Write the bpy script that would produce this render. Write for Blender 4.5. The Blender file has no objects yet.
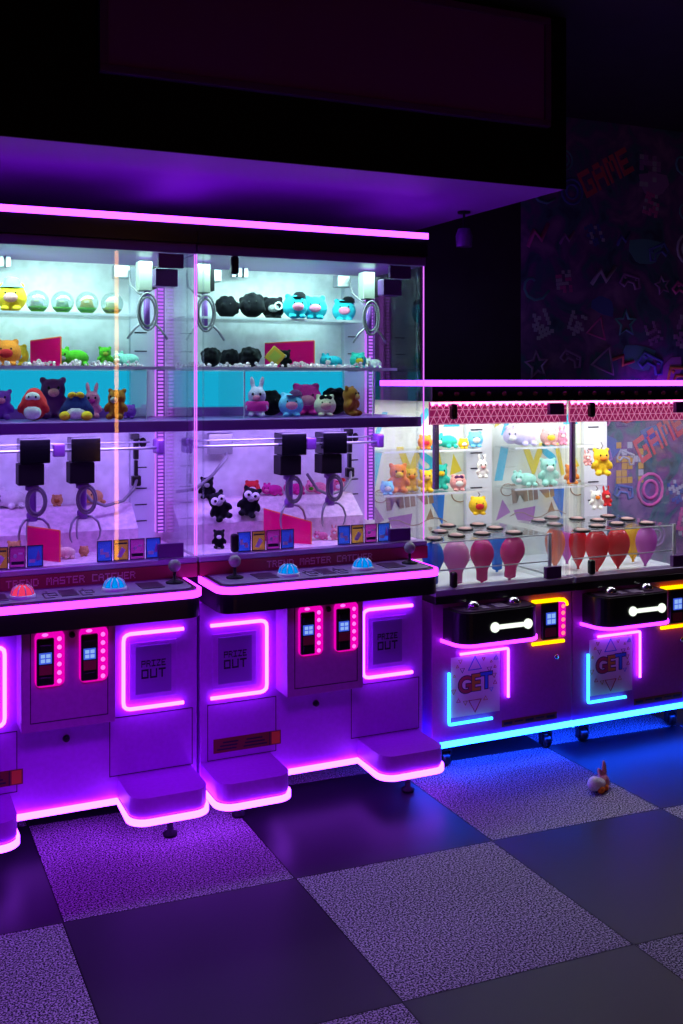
import bpy, bmesh, math, random
from mathutils import Vector, Matrix
random.seed(7)
SC = bpy.context.scene
COL = SC.collection
PI = math.pi

# ------------------------------------------------------------------ camera geometry
F, CX, HY, CAMZ = 1037.0, 341.5, 382.0, 1.70
YAW = math.radians(24.7)
FW = (math.sin(YAW), math.cos(YAW)); RT = (math.cos(YAW), -math.sin(YAW))
def ray(px):
    u = (px - CX) / F
    return FW[0] + u * RT[0], FW[1] + u * RT[1]
def xat(px, Y):
    d = ray(px); return d[0] / d[1] * Y
def ppm(px, Y):                      # pixels per metre at that place
    return F / (Y / ray(px)[1])
def zat(px, py, Y):
    return CAMZ - (py - HY) / ppm(px, Y)

# ------------------------------------------------------------------ materials
def nodes_of(name):
    m = bpy.data.materials.new(name); m.use_nodes = True
    return m, m.node_tree.nodes, m.node_tree.links
def pbr(name, col, rough=.5, metal=0., spec=.5, noise=0., nscale=30., bump=0., coat=0., sheen=0.):
    m, n, l = nodes_of(name)
    b = n['Principled BSDF']
    b.inputs['Base Color'].default_value = (*col, 1)
    b.inputs['Roughness'].default_value = rough
    b.inputs['Metallic'].default_value = metal
    b.inputs['Specular IOR Level'].default_value = spec
    b.inputs['Coat Weight'].default_value = coat
    b.inputs['Sheen Weight'].default_value = sheen
    if noise or bump:
        tc = n.new('ShaderNodeTexCoord'); t = n.new('ShaderNodeTexNoise')
        t.inputs['Scale'].default_value = nscale; t.inputs['Detail'].default_value = 4
        l.new(tc.outputs['Object'], t.inputs['Vector'])
        if noise:
            r = n.new('ShaderNodeMix'); r.data_type = 'RGBA'
            r.inputs[6].default_value = (*[c * (1 - noise) for c in col], 1)
            r.inputs[7].default_value = (*[min(1, c * (1 + noise)) for c in col], 1)
            mr = n.new('ShaderNodeMapRange'); mr.inputs[1].default_value = .35; mr.inputs[2].default_value = .65
            l.new(t.outputs['Fac'], mr.inputs[0]); l.new(mr.outputs[0], r.inputs[0])
            l.new(r.outputs[2], b.inputs['Base Color'])
        if bump:
            bp = n.new('ShaderNodeBump'); bp.inputs['Strength'].default_value = bump; bp.inputs['Distance'].default_value = .004
            l.new(t.outputs['Fac'], bp.inputs['Height']); l.new(bp.outputs['Normal'], b.inputs['Normal'])
    return m
def emis(name, col, s):
    m, n, l = nodes_of(name)
    n.remove(n['Principled BSDF'])
    e = n.new('ShaderNodeEmission'); e.inputs[0].default_value = (*col, 1); e.inputs[1].default_value = s
    l.new(e.outputs[0], n['Material Output'].inputs[0])
    return m
def clear(name, tint=(1, 1, 1), base=.04, gloss_rough=0., diffuse=None, dfac=0., edge=1.0):
    """thin clear sheet: passes light straight through, mirrors a little more at grazing angles"""
    m, n, l = nodes_of(name)
    n.remove(n['Principled BSDF'])
    t = n.new('ShaderNodeBsdfTransparent'); t.inputs[0].default_value = (*tint, 1)
    g = n.new('ShaderNodeBsdfGlossy'); g.inputs['Roughness'].default_value = gloss_rough
    lw = n.new('ShaderNodeLayerWeight'); lw.inputs[0].default_value = .5
    pw = n.new('ShaderNodeMath'); pw.operation = 'POWER'; pw.inputs[1].default_value = 5
    ma = n.new('ShaderNodeMath'); ma.operation = 'MULTIPLY_ADD'; ma.inputs[1].default_value = .96 * edge; ma.inputs[2].default_value = base
    l.new(lw.outputs['Facing'], pw.inputs[0]); l.new(pw.outputs[0], ma.inputs[0])
    mx = n.new('ShaderNodeMixShader'); l.new(ma.outputs[0], mx.inputs[0])
    src = t
    if diffuse:
        d = n.new('ShaderNodeBsdfDiffuse'); d.inputs[0].default_value = (*diffuse, 1)
        tl = n.new('ShaderNodeBsdfTranslucent'); tl.inputs[0].default_value = (*diffuse, 1)
        a = n.new('ShaderNodeMixShader'); a.inputs[0].default_value = .5
        l.new(d.outputs[0], a.inputs[1]); l.new(tl.outputs[0], a.inputs[2])
        b = n.new('ShaderNodeMixShader'); b.inputs[0].default_value = dfac
        l.new(t.outputs[0], b.inputs[1]); l.new(a.outputs[0], b.inputs[2]); src = b
    l.new(src.outputs[0], mx.inputs[1]); l.new(g.outputs[0], mx.inputs[2])
    l.new(mx.outputs[0], n['Material Output'].inputs[0])
    return m

M = {}
M['body'] = pbr('cabinet lilac paint', (.58, .09, .78), .42, noise=.04, nscale=60)
M['body_dark'] = pbr('cabinet shaded mauve', (.55, .10, .58), .45, noise=.05, nscale=60)  # cabinet paint again, weaker light on the coin block put into its colour
M['body_small'] = pbr('small cabinet paint', (.52, .06, .54), .42, noise=.05, nscale=60)
M['seam'] = pbr('dark seam', (.03, .005, .05), .6)
M['flap'] = pbr('prize flap plastic', (.30, .07, .50), .35)
M['black'] = pbr('black gloss plastic', (.008, .006, .010), .28)
M['gloss'] = pbr('mirror black plastic', (.005, .004, .007), .10, spec=.3)
M['blackmatt'] = pbr('black matt plastic', (.008, .006, .010), .6, spec=.2)
M['ink'] = pbr('dark ink', (.012, .008, .03), .6)
M['rail'] = pbr('lavender rail', (.42, .34, .55), .35, metal=.3)
M['purplerail'] = pbr('purple rail', (.25, .07, .42), .35)
M['hinge'] = pbr('purple hinge plate', (.13, .03, .22), .35, metal=.2)
M['white'] = pbr('white board', (.82, .82, .84), .5)
M['marble'] = pbr('white flecked board', (.80, .80, .82), .5, noise=.10, nscale=22)
M['pinkmarble'] = pbr('pale pink flecked board', (.80, .62, .72), .5, noise=.14, nscale=45)
M['plate'] = pbr('pale column plate', (.70, .72, .80), .4)
M['chrome'] = pbr('chrome', (.75, .75, .78), .18, metal=1)
M['steel'] = pbr('grey steel', (.42, .42, .46), .35, metal=.9)
M['cable'] = pbr('grey cable', (.22, .21, .24), .5)
M['cream'] = pbr('cream plastic', (.24, .25, .22), .45)
M['redband'] = pbr('red fascia', (.32, .015, .05), .45)
M['pinktext'] = pbr('pale pink lettering', (.75, .30, .42), .5)
M['deck'] = pbr('grey control plate', (.24, .17, .30), .35)
M['deckdark'] = pbr('dark control inset', (.05, .02, .06), .3)
M['orange_label'] = pbr('orange label', (.75, .22, .02), .5)
M['dim_label'] = pbr('dull amber label', (.22, .07, .02), .5)
M['led_pink'] = emis('pink led', (1.0, .05, 2.3), 3.0)
M['led_neon'] = emis('pale pink neon', (1.35, .18, 4.2), 3.4)
M['led_top'] = emis('top pink led', (1.0, .09, 2.8), 3.2)
M['led_cyan'] = emis('cyan led', (.06, .80, 1.7), 2.3)
M['led_floor_cyan'] = emis('ice blue led', (.02, .30, 4.8), 12.0)
M['led_yellow'] = emis('yellow neon', (1.0, .55, .0), 2.0)
M['led_white'] = emis('white lit sign', (.9, 1.0, .86), 1.2)
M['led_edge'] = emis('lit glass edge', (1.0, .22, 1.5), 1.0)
M['led_ladder'] = emis('ladder led', (.75, .20, 1.2), 1.0)
M['led_hot'] = emis('hot pink lamp', (.85, .0, .48), 1.0)
M['led_hot2'] = emis('bright pink lamp', (1.0, .14, .62), 1.7)
M['led_orange'] = emis('orange lamp', (1.0, .22, .25), 1.3)
M['led_band'] = emis('pink band lamp', (1.0, .13, .45), 8.0)
M['led_rear'] = emis('violet rear led', (.35, .0, 1.0), 60.0)
M['screen'] = emis('blue lcd', (.06, .12, .9), .8)
M['screen2'] = emis('blue lcd digits', (.3, .5, 1.0), .9)
M['btn_red'] = emis('red lit dome', (1.0, .05, .16), .85)
M['btn_blue'] = emis('blue lit dome', (.0, .30, 1.0), .85)
M['btn_green'] = emis('green lit dome', (.0, .75, .35), .7)
M['backlit'] = emis('backlit turquoise panel', (.01, .50, .78), .85)
M['yellow_col'] = emis('amber tube', (1.0, .38, .05), 12.0)
M['glass'] = clear('door glass', (.97, .98, 1), .035)
M['acryl'] = clear('clear acrylic', (.95, .97, .98), .03, .05, (.8, .85, .9), .03)
M['acryl_edge'] = pbr('polished acrylic edge', (.75, .78, .85), .3)
M['capsule'] = clear('clear capsule', (.82, .90, .90), .10, .1, (.55, .62, .62), .22)
M['bead'] = clear('crystal beads', (1, .93, .96), .12, .1, (.95, .75, .82), .55)
M['pinkacryl'] = clear('fluorescent pink acrylic', (1.0, .06, .40), .03, .05, (1.0, .015, .34), .75)
M['pinkedge'] = pbr('orange acrylic edge', (1.0, .16, .05), .4)
M['eye_w'] = pbr('white felt', (.85, .85, .85), .8)
M['eye_b'] = pbr('black bead eye', (.01, .01, .012), .2)
M['bonebox'] = M['black']

for k_, c_ in (('card_blue', (.05, .22, .75)), ('card_gold', (.72, .55, .06)), ('card_mag', (.62, .08, .42))):
    M[k_] = clear('printed card ' + k_, c_, .03, .2, c_, .8)
def plushmat(name, c): return pbr(name, c, .95, spec=.1, noise=.18, nscale=260, bump=.5, sheen=.08)
PL = {k: plushmat(k + ' plush', c) for k, c in dict(
    turquoise=(.03, .52, .66), black=(.006, .006, .010), red=(.70, .03, .04), pink=(.85, .25, .42), magenta=(.72, .03, .33),
    navy=(.02, .03, .16), yellow=(.85, .55, .03), brown=(.35, .12, .02), tan=(.60, .34, .12), white=(.80, .78, .76),
    purple=(.22, .05, .45), mint=(.35, .75, .62), teal=(.04, .55, .45), orange=(.85, .24, .03), lavender=(.62, .50, .75),
    green=(.10, .48, .03), sky=(.18, .55, .85), cream=(.80, .68, .50), plum=(.12, .03, .14), rose=(.80, .36, .36), grey=(.35, .35, .36)).items()}
PR = {k: pbr(k + ' print', c, .55) for k, c in dict(
    blue=(.03, .22, .75), yellow=(.78, .62, .05), magenta=(.65, .04, .35), cyan=(.05, .50, .72), brown=(.36, .22, .14), violet=(.45, .15, .55),
    red=(.65, .05, .10), white=(.8, .8, .8), green=(.15, .5, .2), paper=(.88, .84, .92), dullred=(.45, .05, .10), gold=(.60, .33, .03), ink=(.02, .02, .10), olive=(.35, .36, .05)).items()}
BAL = {k: clear(k + ' balloon', tuple(min(1, v + .25) for v in c), .03, .15, c, .985, edge=.2) for k, c in dict(
    magenta=(.72, .01, .30), rose=(.85, .35, .62), blue=(.04, .30, .80), lilac=(.72, .52, .80), orange=(.90, .28, .08), red=(.75, .008, .04), yellow=(.85, .55, .02), violet=(.72, .18, .70)).items()}

# ------------------------------------------------------------------ mesh helper
class MB:
    def __init__(s): s.bm = bmesh.new()
    def face(s, vs, mi=0, smooth=False):
        try:
            f = s.bm.faces.new(vs); f.material_index = mi; f.smooth = smooth; return f
        except ValueError: return None
    def take(s, tmp, mat=None, mi=0, smooth=None):
        if mat is not None: tmp.transform(mat)
        mp = {v: s.bm.verts.new(v.co) for v in tmp.verts}
        for f in tmp.faces:
            s.face([mp[v] for v in f.verts], mi, f.smooth if smooth is None else smooth)
        tmp.free(); return s
    def box(s, x0, x1, y0, y1, z0, z1, mi=0, bev=0., mat=None, seg=2):
        t = bmesh.new()
        bmesh.ops.create_cube(t, size=1)
        for v in t.verts:
            v.co = ((x0 + x1) / 2 + v.co.x * (x1 - x0), (y0 + y1) / 2 + v.co.y * (y1 - y0), (z0 + z1) / 2 + v.co.z * (z1 - z0))
        if bev: bmesh.ops.bevel(t, geom=t.edges[:], offset=bev, segments=seg, affect='EDGES', profile=.5)
        return s.take(t, mat, mi, bool(bev) and False)
    def ell(s, c, r, mi=0, rot=None, u=16, v=10):
        t = bmesh.new(); bmesh.ops.create_uvsphere(t, u_segments=u, v_segments=v, radius=1)
        if isinstance(r, (int, float)): r = (r, r, r)
        m = Matrix.Translation(c)
        if rot: m = m @ (Matrix.Rotation(rot[2], 4, 'Z') @ Matrix.Rotation(rot[1], 4, 'Y') @ Matrix.Rotation(rot[0], 4, 'X'))
        m = m @ Matrix.Diagonal((*r, 1))
        return s.take(t, m, mi, True)
    def lathe(s, prof, c=(0, 0, 0), seg=20, mi=0, mat=None, smooth=True):
        t = bmesh.new(); rings = []
        for r, z in prof:
            if r < 1e-6: rings.append([t.verts.new((0, 0, z))])
            else: rings.append([t.verts.new((r * math.cos(2 * PI * k / seg), r * math.sin(2 * PI * k / seg), z)) for k in range(seg)])
        for a, b in zip(rings, rings[1:]):
            if len(a) == 1 and len(b) == 1: continue
            for k in range(seg):
                k2 = (k + 1) % seg
                q = ([a[0]] if len(a) == 1 else [a[k], a[k2]]) + ([b[0]] if len(b) == 1 else [b[k2], b[k]])
                if len(q) > 2: f = t.faces.new(q); f.smooth = smooth
        m = Matrix.Translation(c)
        if mat is not None: m = m @ mat
        return s.take(t, m, mi)
    def tube(s, pts, r, seg=8, mi=0, closed=False):
        pts = [Vector(p) for p in pts]; n = len(pts); rs = r if isinstance(r, list) else [r] * n
        rings = []; ref = None
        for i, p in enumerate(pts):
            a = pts[i - 1] if (i or closed) else p; b = pts[(i + 1) % n] if (i < n - 1 or closed) else p
            d = (b - a).normalized()
            if ref is None:
                ref = d.orthogonal().normalized()
            ref = (ref - d * ref.dot(d)).normalized(); w = d.cross(ref)
            k = 1.0
            if 0 < i < n - 1 or closed:
                c = (p - a).normalized().dot((b - p).normalized()); k = 1 / max(.5, math.sqrt(max(.05, (1 + c) / 2)))
            rings.append([s.bm.verts.new(p + (ref * math.cos(2 * PI * j / seg) + w * math.sin(2 * PI * j / seg)) * rs[i] * (k if k < 1.3 else 1.3)) for j in range(seg)])
        R = list(zip(rings, rings[1:])) + ([(rings[-1], rings[0])] if closed else [])
        for a, b in R:
            for j in range(seg): s.face([a[j], a[(j + 1) % seg], b[(j + 1) % seg], b[j]], mi, True)
        if not closed:
            s.face(rings[0][::-1], mi); s.face(rings[-1], mi)
        return s
    def prism(s, poly, z0, z1, mi=0, mat=None, side_mi=None):
        t = bmesh.new()
        a = [t.verts.new((x, y, z0)) for x, y in poly]; b = [t.verts.new((x, y, z1)) for x, y in poly]
        t.faces.new(a[::-1]); t.faces.new(b)
        for i in range(len(poly)):
            j = (i + 1) % len(poly); t.faces.new([a[i], a[j], b[j], b[i]])
        bmesh.ops.recalc_face_normals(t, faces=t.faces[:])
        return s.take(t, mat, mi, False)
    def ribbon(s, path, z0, z1, th, mi=0):
        """vertical strip of thickness th standing along an open xy path"""
        pv = [Vector((x, y)) for x, y in path]; n = len(pv); inn, out = [], []
        for i, p in enumerate(pv):
            a = pv[max(0, i - 1)]; b = pv[min(n - 1, i + 1)]; d = (b - a).normalized(); nn = Vector((d.y, -d.x))
            inn.append(p); out.append(p + nn * th)
        R = []
        for a, b in zip(inn, out):
            R.append([s.bm.verts.new((a.x, a.y, z0)), s.bm.verts.new((b.x, b.y, z0)), s.bm.verts.new((b.x, b.y, z1)), s.bm.verts.new((a.x, a.y, z1))])
        for a, b in zip(R, R[1:]):
            for j in range(4): s.face([a[j], a[(j + 1) % 4], b[(j + 1) % 4], b[j]], mi)
        s.face(R[0][::-1], mi); s.face(R[-1], mi)
        return s
    def mesh(s, me, mat=None, mi=0):
        t = bmesh.new(); t.from_mesh(me)
        return s.take(t, mat, mi, False)
    def build(s, name, mats, parent=None, loc=None):
        bmesh.ops.recalc_face_normals(s.bm, faces=s.bm.faces[:])
        me = bpy.data.meshes.new(name); s.bm.to_mesh(me); s.bm.free()
        for m in (mats if isinstance(mats, (list, tuple)) else [mats]): me.materials.append(m)
        o = bpy.data.objects.new(name, me); COL.objects.link(o)
        if parent: o.parent = parent
        if loc: o.location = loc
        return o
def thing(name, label, cat, loc=(0, 0, 0), rz=0, group=None):
    o = bpy.data.objects.new(name, None); COL.objects.link(o); o.empty_display_size = .05
    o.location = loc; o.rotation_euler = (0, 0, rz); o['label'] = label; o['category'] = cat
    if group: o['group'] = group
    return o
def tag(o, label, cat, group=None):
    o['label'] = label; o['category'] = cat
    if group: o['group'] = group
    return o
def lamp(name, kind, loc, energy, col, size=(.5, .2), rot=(0, 0, 0), parent=None, spread=PI):
    d = bpy.data.lights.new(name, kind); d.energy = energy; d.color = col
    if kind == 'AREA': d.shape = 'RECTANGLE'; d.size, d.size_y = size; d.spread = spread
    o = bpy.data.objects.new(name, d); COL.objects.link(o); o.location = loc; o.rotation_euler = rot
    if parent: o.parent = parent
    return o
def rrect(x0, x1, y0, y1, r, corners='abcd', n=6):
    """a=front left b=front right c=back right d=back left (front = low y), counter-clockwise"""
    out = []
    for key, (cx, cy), a0 in (('a', (x0, y0), PI), ('b', (x1, y0), 1.5 * PI), ('c', (x1, y1), 0), ('d', (x0, y1), .5 * PI)):
        if key in corners:
            ox = cx + (r if cx == x0 else -r); oy = cy + (r if cy == y0 else -r)
            out += [(ox + r * math.cos(a0 + .5 * PI * k / n), oy + r * math.sin(a0 + .5 * PI * k / n)) for k in range(n + 1)]
        else: out.append((cx, cy))
    return out
PIX = dict(T='11111 00100 00100 00100 00100', R='11110 10001 11110 10010 10001', E='11111 10000 11110 10000 11111', N='10001 11001 10101 10011 10001',
    D='11110 10001 10001 10001 11110', M='11011 10101 10101 10001 10001', A='01110 10001 11111 10001 10001', S='11111 10000 11111 00001 11111',
    C='11111 10000 10000 10000 11111', H='10001 10001 11111 10001 10001', P='11111 10001 11111 10000 10000', I='11111 00100 00100 00100 11111',
    Z='11111 00010 00100 01000 11111', O='11111 10001 10001 10001 11111', U='10001 10001 10001 10001 11111', G='11111 10000 10011 10001 11111')
def pixtext(mb, txt, x0, zb, w, h, y, mi=0, depth=.0015, fill=.92):
    """pixel lettering facing -y, from x0, baseline zb"""
    n = len(txt); cw = w / (n * 6 - 1); ch = h / 5
    for i, c in enumerate(txt):
        if c == ' ': continue
        for r, row in enumerate(PIX[c].split()):
            k = 0
            while k < 5:
                if row[k] == '1':
                    k2 = k
                    while k2 < 5 and row[k2] == '1': k2 += 1
                    xa = x0 + (i * 6 + k) * cw; za = zb + h - (r + 1) * ch
                    mb.box(xa, xa + (k2 - k) * cw, y - depth, y, za + ch * (1 - fill) / 2, za + ch * (1 + fill) / 2, mi)
                    k = k2
                else: k += 1
_fc = {}
def textmesh(txt, size=1., ext=.01, offset=0.):
    key = (txt, size, ext, offset)
    if key in _fc: return _fc[key]
    c = bpy.data.curves.new('lettering', 'FONT'); c.body = txt; c.size = size; c.extrude = ext; c.offset = offset
    o = bpy.data.objects.new('lettering', c); COL.objects.link(o)
    bpy.context.view_layer.update()
    me = bpy.data.meshes.new_from_object(o.evaluated_get(bpy.context.evaluated_depsgraph_get()))
    bpy.data.objects.remove(o); bpy.data.curves.remove(c)
    _fc[key] = me
    return me
FRONT = Matrix.Rotation(PI / 2, 4, 'X')     # xy drawing -> upright, facing -y

# ------------------------------------------------------------------ room
WALLY = 4.80
m, n, l = nodes_of('chequered floor'); b = n['Principled BSDF']
def mth(op, a, bb=None, c=None):
    x = n.new('ShaderNodeMath'); x.operation = op
    for i, v in enumerate((a, bb, c)):
        if v is None: continue
        if isinstance(v, (int, float)): x.inputs[i].default_value = v
        else: l.new(v, x.inputs[i])
    return x.outputs[0]
tc = n.new('ShaderNodeTexCoord'); sp = n.new('ShaderNodeSeparateXYZ'); l.new(tc.outputs['Object'], sp.inputs[0])
TX, TY, TS = .772, .780, -.046
uu = mth('DIVIDE', mth('SUBTRACT', sp.outputs[0], 1.340), TX)
vv = mth('DIVIDE', mth('ADD', mth('SUBTRACT', sp.outputs[1], 3.293), mth('MULTIPLY', mth('SUBTRACT', sp.outputs[0], 1.340), -TS / 1.)), TY)
chk = mth('FLOORED_MODULO', mth('ADD', mth('FLOOR', uu), mth('FLOOR', vv)), 2.0)
def gro(t): return mth('LESS_THAN', mth('SUBTRACT', .5, mth('ABSOLUTE', mth('SUBTRACT', mth('FRACT', t), .5))), .0045)
grout = mth('MAXIMUM', gro(uu), gro(vv))
nz = n.new('ShaderNodeTexNoise'); nz.inputs['Scale'].default_value = 165; nz.inputs['Detail'].default_value = 2; nz.inputs['Roughness'].default_value = .7
l.new(tc.outputs['Object'], nz.inputs['Vector'])
cr = n.new('ShaderNodeValToRGB'); cr.color_ramp.elements[0].position = .45; cr.color_ramp.elements[0].color = (.016, .015, .02, 1)
cr.color_ramp.elements[1].position = .59; cr.color_ramp.elements[1].color = (.56, .52, .56, 1); l.new(nz.outputs['Fac'], cr.inputs[0])
mixc = n.new('ShaderNodeMix'); mixc.data_type = 'RGBA'; mixc.inputs[6].default_value = (.016, .014, .020, 1)
l.new(chk, mixc.inputs[0]); l.new(cr.outputs[0], mixc.inputs[7])
mixg = n.new('ShaderNodeMix'); mixg.data_type = 'RGBA'; mixg.inputs[7].default_value = (.008, .008, .01, 1)
l.new(grout, mixg.inputs[0]); l.new(mixc.outputs[2], mixg.inputs[6]); l.new(mixg.outputs[2], b.inputs['Base Color'])
l.new(mth('MULTIPLY_ADD', chk, .5, .40), b.inputs['Roughness'])
l.new(mth('MULTIPLY_ADD', chk, -.05, .12), b.inputs['Specular IOR Level'])
bp = n.new('ShaderNodeBump'); bp.inputs['Distance'].default_value = .003
l.new(mth('MULTIPLY', chk, .5), bp.inputs['Strength']); l.new(nz.outputs['Fac'], bp.inputs['Height']); l.new(bp.outputs[0], b.inputs['Normal'])
M['floor'] = m
M['room'] = pbr('dark room paint', (.020, .012, .030), .7, noise=.1, nscale=8)
M['soffit'] = pbr('soffit paint', (.34, .07, .52), .6)
M['fascia'] = pbr('fascia paint', (.005, .002, .008), .6, spec=.15)

# mural wallpaper: cloudy purples
m, n, l = nodes_of('mural wallpaper'); b = n['Principled BSDF']; b.inputs['Roughness'].default_value = .7
tc = n.new('ShaderNodeTexCoord'); nz = n.new('ShaderNodeTexNoise'); nz.inputs['Scale'].default_value = 5; nz.inputs['Detail'].default_value = 5; nz.inputs['Distortion'].default_value = 1.2
l.new(tc.outputs['Object'], nz.inputs['Vector'])
cr = n.new('ShaderNodeValToRGB'); e = cr.color_ramp.elements
e[0].position = .32; e[0].color = (.04, .06, .13, 1); e[1].position = .7; e[1].color = (.30, .14, .40, 1)
x = e.new(.5); x.color = (.14, .07, .25, 1); x = e.new(.42); x.color = (.06, .14, .22, 1)
l.new(nz.outputs['Fac'], cr.inputs[0]); l.new(cr.outputs[0], b.inputs['Base Color'])
M['mural'] = m

def struct(name, mb, mat):
    o = mb.build(name, mat); o['kind'] = 'structure'; return o
RX0, RX1, RY0, RZ = -2.4, 6.2, -3.0, 3.2
struct('floor', MB().box(RX0, RX1, RY0, WALLY, -.1, 0), M['floor'])
struct('ceiling', MB().box(RX0, RX1, RY0, WALLY, RZ, RZ + .1), M['room'])
struct('wall_left', MB().box(RX0 - .1, RX0, RY0, WALLY, 0, RZ), M['room'])
struct('wall_right', MB().box(RX1, RX1 + .1, RY0, WALLY, 0, RZ), M['room'])
struct('wall_front', MB().box(RX0, RX1, RY0 - .1, RY0, 0, RZ), M['room'])
struct('wall_back', MB().box(RX0, 3.30, WALLY, WALLY + .1, 0, RZ), M['room'])
# the mural wall: game doodles and words printed over a purple ground
mb = MB().box(3.30, RX1, WALLY, WALLY + .1, 0, RZ)
mcol = [M['mural'], pbr('mural red', (.62, .09, .16), .7), pbr('mural violet', (.35, .17, .50), .7), pbr('mural teal', (.10, .32, .40), .7),
        pbr('mural gold', (.55, .32, .08), .7), pbr('mural pink', (.60, .10, .42), .7), pbr('mural pale', (.42, .42, .58), .7), pbr('mural blue', (.08, .12, .45), .7)]
def doodle(kind, X, Z, s, a, mi):
    T = Matrix.Translation((X, WALLY - .002, Z)) @ Matrix.Rotation(-a, 4, 'Y')
    def put(pts, th=.1, closed=False, m=mi):
        mb.tube([T @ Vector((p[0] * s, 0, p[1] * s)) for p in pts], th * s * .5, 6, m, closed)
    if kind == 'ring': 
        for r in (.5, .28): put([(r * math.cos(t * .4488), r * math.sin(t * .4488)) for t in range(14)], .10, True)
    elif kind == 'star':
        put([((.5 if t % 2 == 0 else .22) * math.sin(t * PI / 5), (.5 if t % 2 == 0 else .22) * math.cos(t * PI / 5)) for t in range(10)], .10, True)
    elif kind == 'zig': put([(-.5, -.2), (-.1, .2), (.05, -.15), (.5, .25)], .14)
    elif kind == 'tri': put([(-.45, -.35), (.45, -.35), (0, .45)], .10, True)
    elif kind == 'pad':
        put([(-.5, -.2), (-.4, .2), (.4, .2), (.5, -.2), (.3, -.28), (.18, -.05), (-.18, -.05), (-.3, -.28)], .10, True)
        put([(-.28, .02), (-.28, .16)], .07); put([(-.35, .09), (-.21, .09)], .07); put([(.22, .09), (.34, .09)], .09)
    elif kind == 'block':
        for i in range(5):
            for j in range(6):
                if random.random() < .62:
                    c = T @ Vector(((i - 2) * .17 * s, 0, (j - 2.5) * .17 * s)); h = .075 * s
                    mb.box(c.x - h, c.x + h, WALLY - .004, WALLY, c.z - h, c.z + h, random.choice([mi, mi, 6]))
    elif kind == 'swirl': put([(.06 * t * math.cos(t * .6) , .06 * t * math.sin(t * .6)) for t in range(2, 11)], .09)
    elif kind == 'blob':
        pts = [(.5 * (1 + .25 * math.sin(3 * t * .6283 + X * 9)) * math.cos(t * .6283), .4 * (1 + .25 * math.cos(2 * t * .6283)) * math.sin(t * .6283)) for t in range(10)]
        mb.prism([(p[0] * s, p[1] * s) for p in pts], -.001, .001, mi, T @ FRONT)
def word(X, Z, s, a, txt='GAME', mi=1):
    T = Matrix.Translation((X, WALLY - .003, Z)) @ Matrix.Rotation(-a, 4, 'Y')
    t = MB(); pixtext(t, txt, 0, 0, s * 2.6, s, 0, depth=.003, fill=1.0)
    mb.take(t.bm, T, mi, False)
cells = []
kinds = ['ring', 'star', 'zig', 'tri', 'pad', 'block', 'swirl', 'block', 'ring', 'pad']
for ix in range(13):
    for iz in range(12):
        X = 3.42 + ix * .21 + random.uniform(-.05, .05); Z = .35 + iz * .24 + random.uniform(-.05, .05)
        if any(abs(X - wx - .16) < .26 and abs(Z - wz - .12) < .19 for wx, wz in ((4.15, 1.22), (4.62, 2.02), (5.3, 1.2), (3.75, 2.75))): continue
        doodle(random.choice(kinds), X, Z, random.uniform(.11, .19), random.uniform(-.5, .5), random.choice([1, 2, 3, 4, 5, 6, 7, 2, 7, 5]))
for wx, wz in ((4.15, 1.22), (4.62, 2.02), (5.3, 1.2), (3.75, 2.75)): word(wx, wz, .15, .5)
doodle('block', 4.06, 1.23, .24, 0, 4)
for q in range(16): doodle('blob', random.uniform(3.5, 5.6), random.uniform(.5, 3), random.uniform(.12, .26), random.uniform(-1, 1), random.choice([2, 3, 7]))
o = mb.build('wall_mural', mcol); o['kind'] = 'structure'

# bulkhead over the tall machines with a dark framed panel on its face
SX1, SY0, SZ = 2.63, 3.50, 2.495
struct('ceiling_bulkhead', MB().box(RX0, SX1, SY0, WALLY, SZ + .012, RZ).box(RX0, SX1, SY0, SY0 + .01, SZ, SZ + .012), M['fascia'])
struct('ceiling_soffit', MB().box(RX0, SX1 - .002, SY0 + .01, WALLY, SZ, SZ + .0119), M['soffit'])
PY = SY0 - .03
t = thing('dark_panel', 'large unlit dark panel with thin frame hung high on the black bulkhead', 'panel', (xat(100, PY), PY, 0))
pw_ = xat(546, PY) - xat(92, PY); z0 = zat(92, 97, PY); z1 = 3.18
M['panelface'] = pbr('panel face', (.26, .03, .55), .5, spec=.2); M['panelframe'] = pbr('panel frame', (.16, .02, .34), .4, spec=.2)
zb = 2.735
MB().box(.03, pw_ - .03, .008, .029, zb + .03, z1 - .03).build('panel_face', M['panelface'], t)
MB().box(0, pw_, 0, .029, zb, zb + .028, bev=.003).box(0, pw_, 0, .029, z1 - .03, z1, bev=.003).box(0, .028, 0, .029, zb + .028, z1 - .03).box(pw_ - .028, pw_, 0, .029, zb + .028, z1 - .03).build('panel_frame', M['panelframe'], t)

Yh = 4.15; xh = xat(464, Yh); zh = zat(464, 247, Yh)
t = thing('hanging_spotlight', 'small unlit spotlight hung under the bulkhead beside the tall machines', 'spotlight', (xh, Yh, zh))
MB().lathe([(.036, 0), (.040, .05), (.028, .085), (0, .085)], (0, 0, 0), 18).build('lamp_shade', M['hinge'], t)
MB().lathe([(0, .006), (.022, .006), (.024, .03), (0, .034)], (0, 0, 0), 14).build('bulb', M['chrome'], t)
MB().lathe([(0, .084), (.006, .084), (.006, SZ - zh - .01), (.03, SZ - zh - .01), (.03, SZ - zh - .001), (0, SZ - zh - .001)], (0, 0, 0), 12).build('stem', M['blackmatt'], t)
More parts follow.
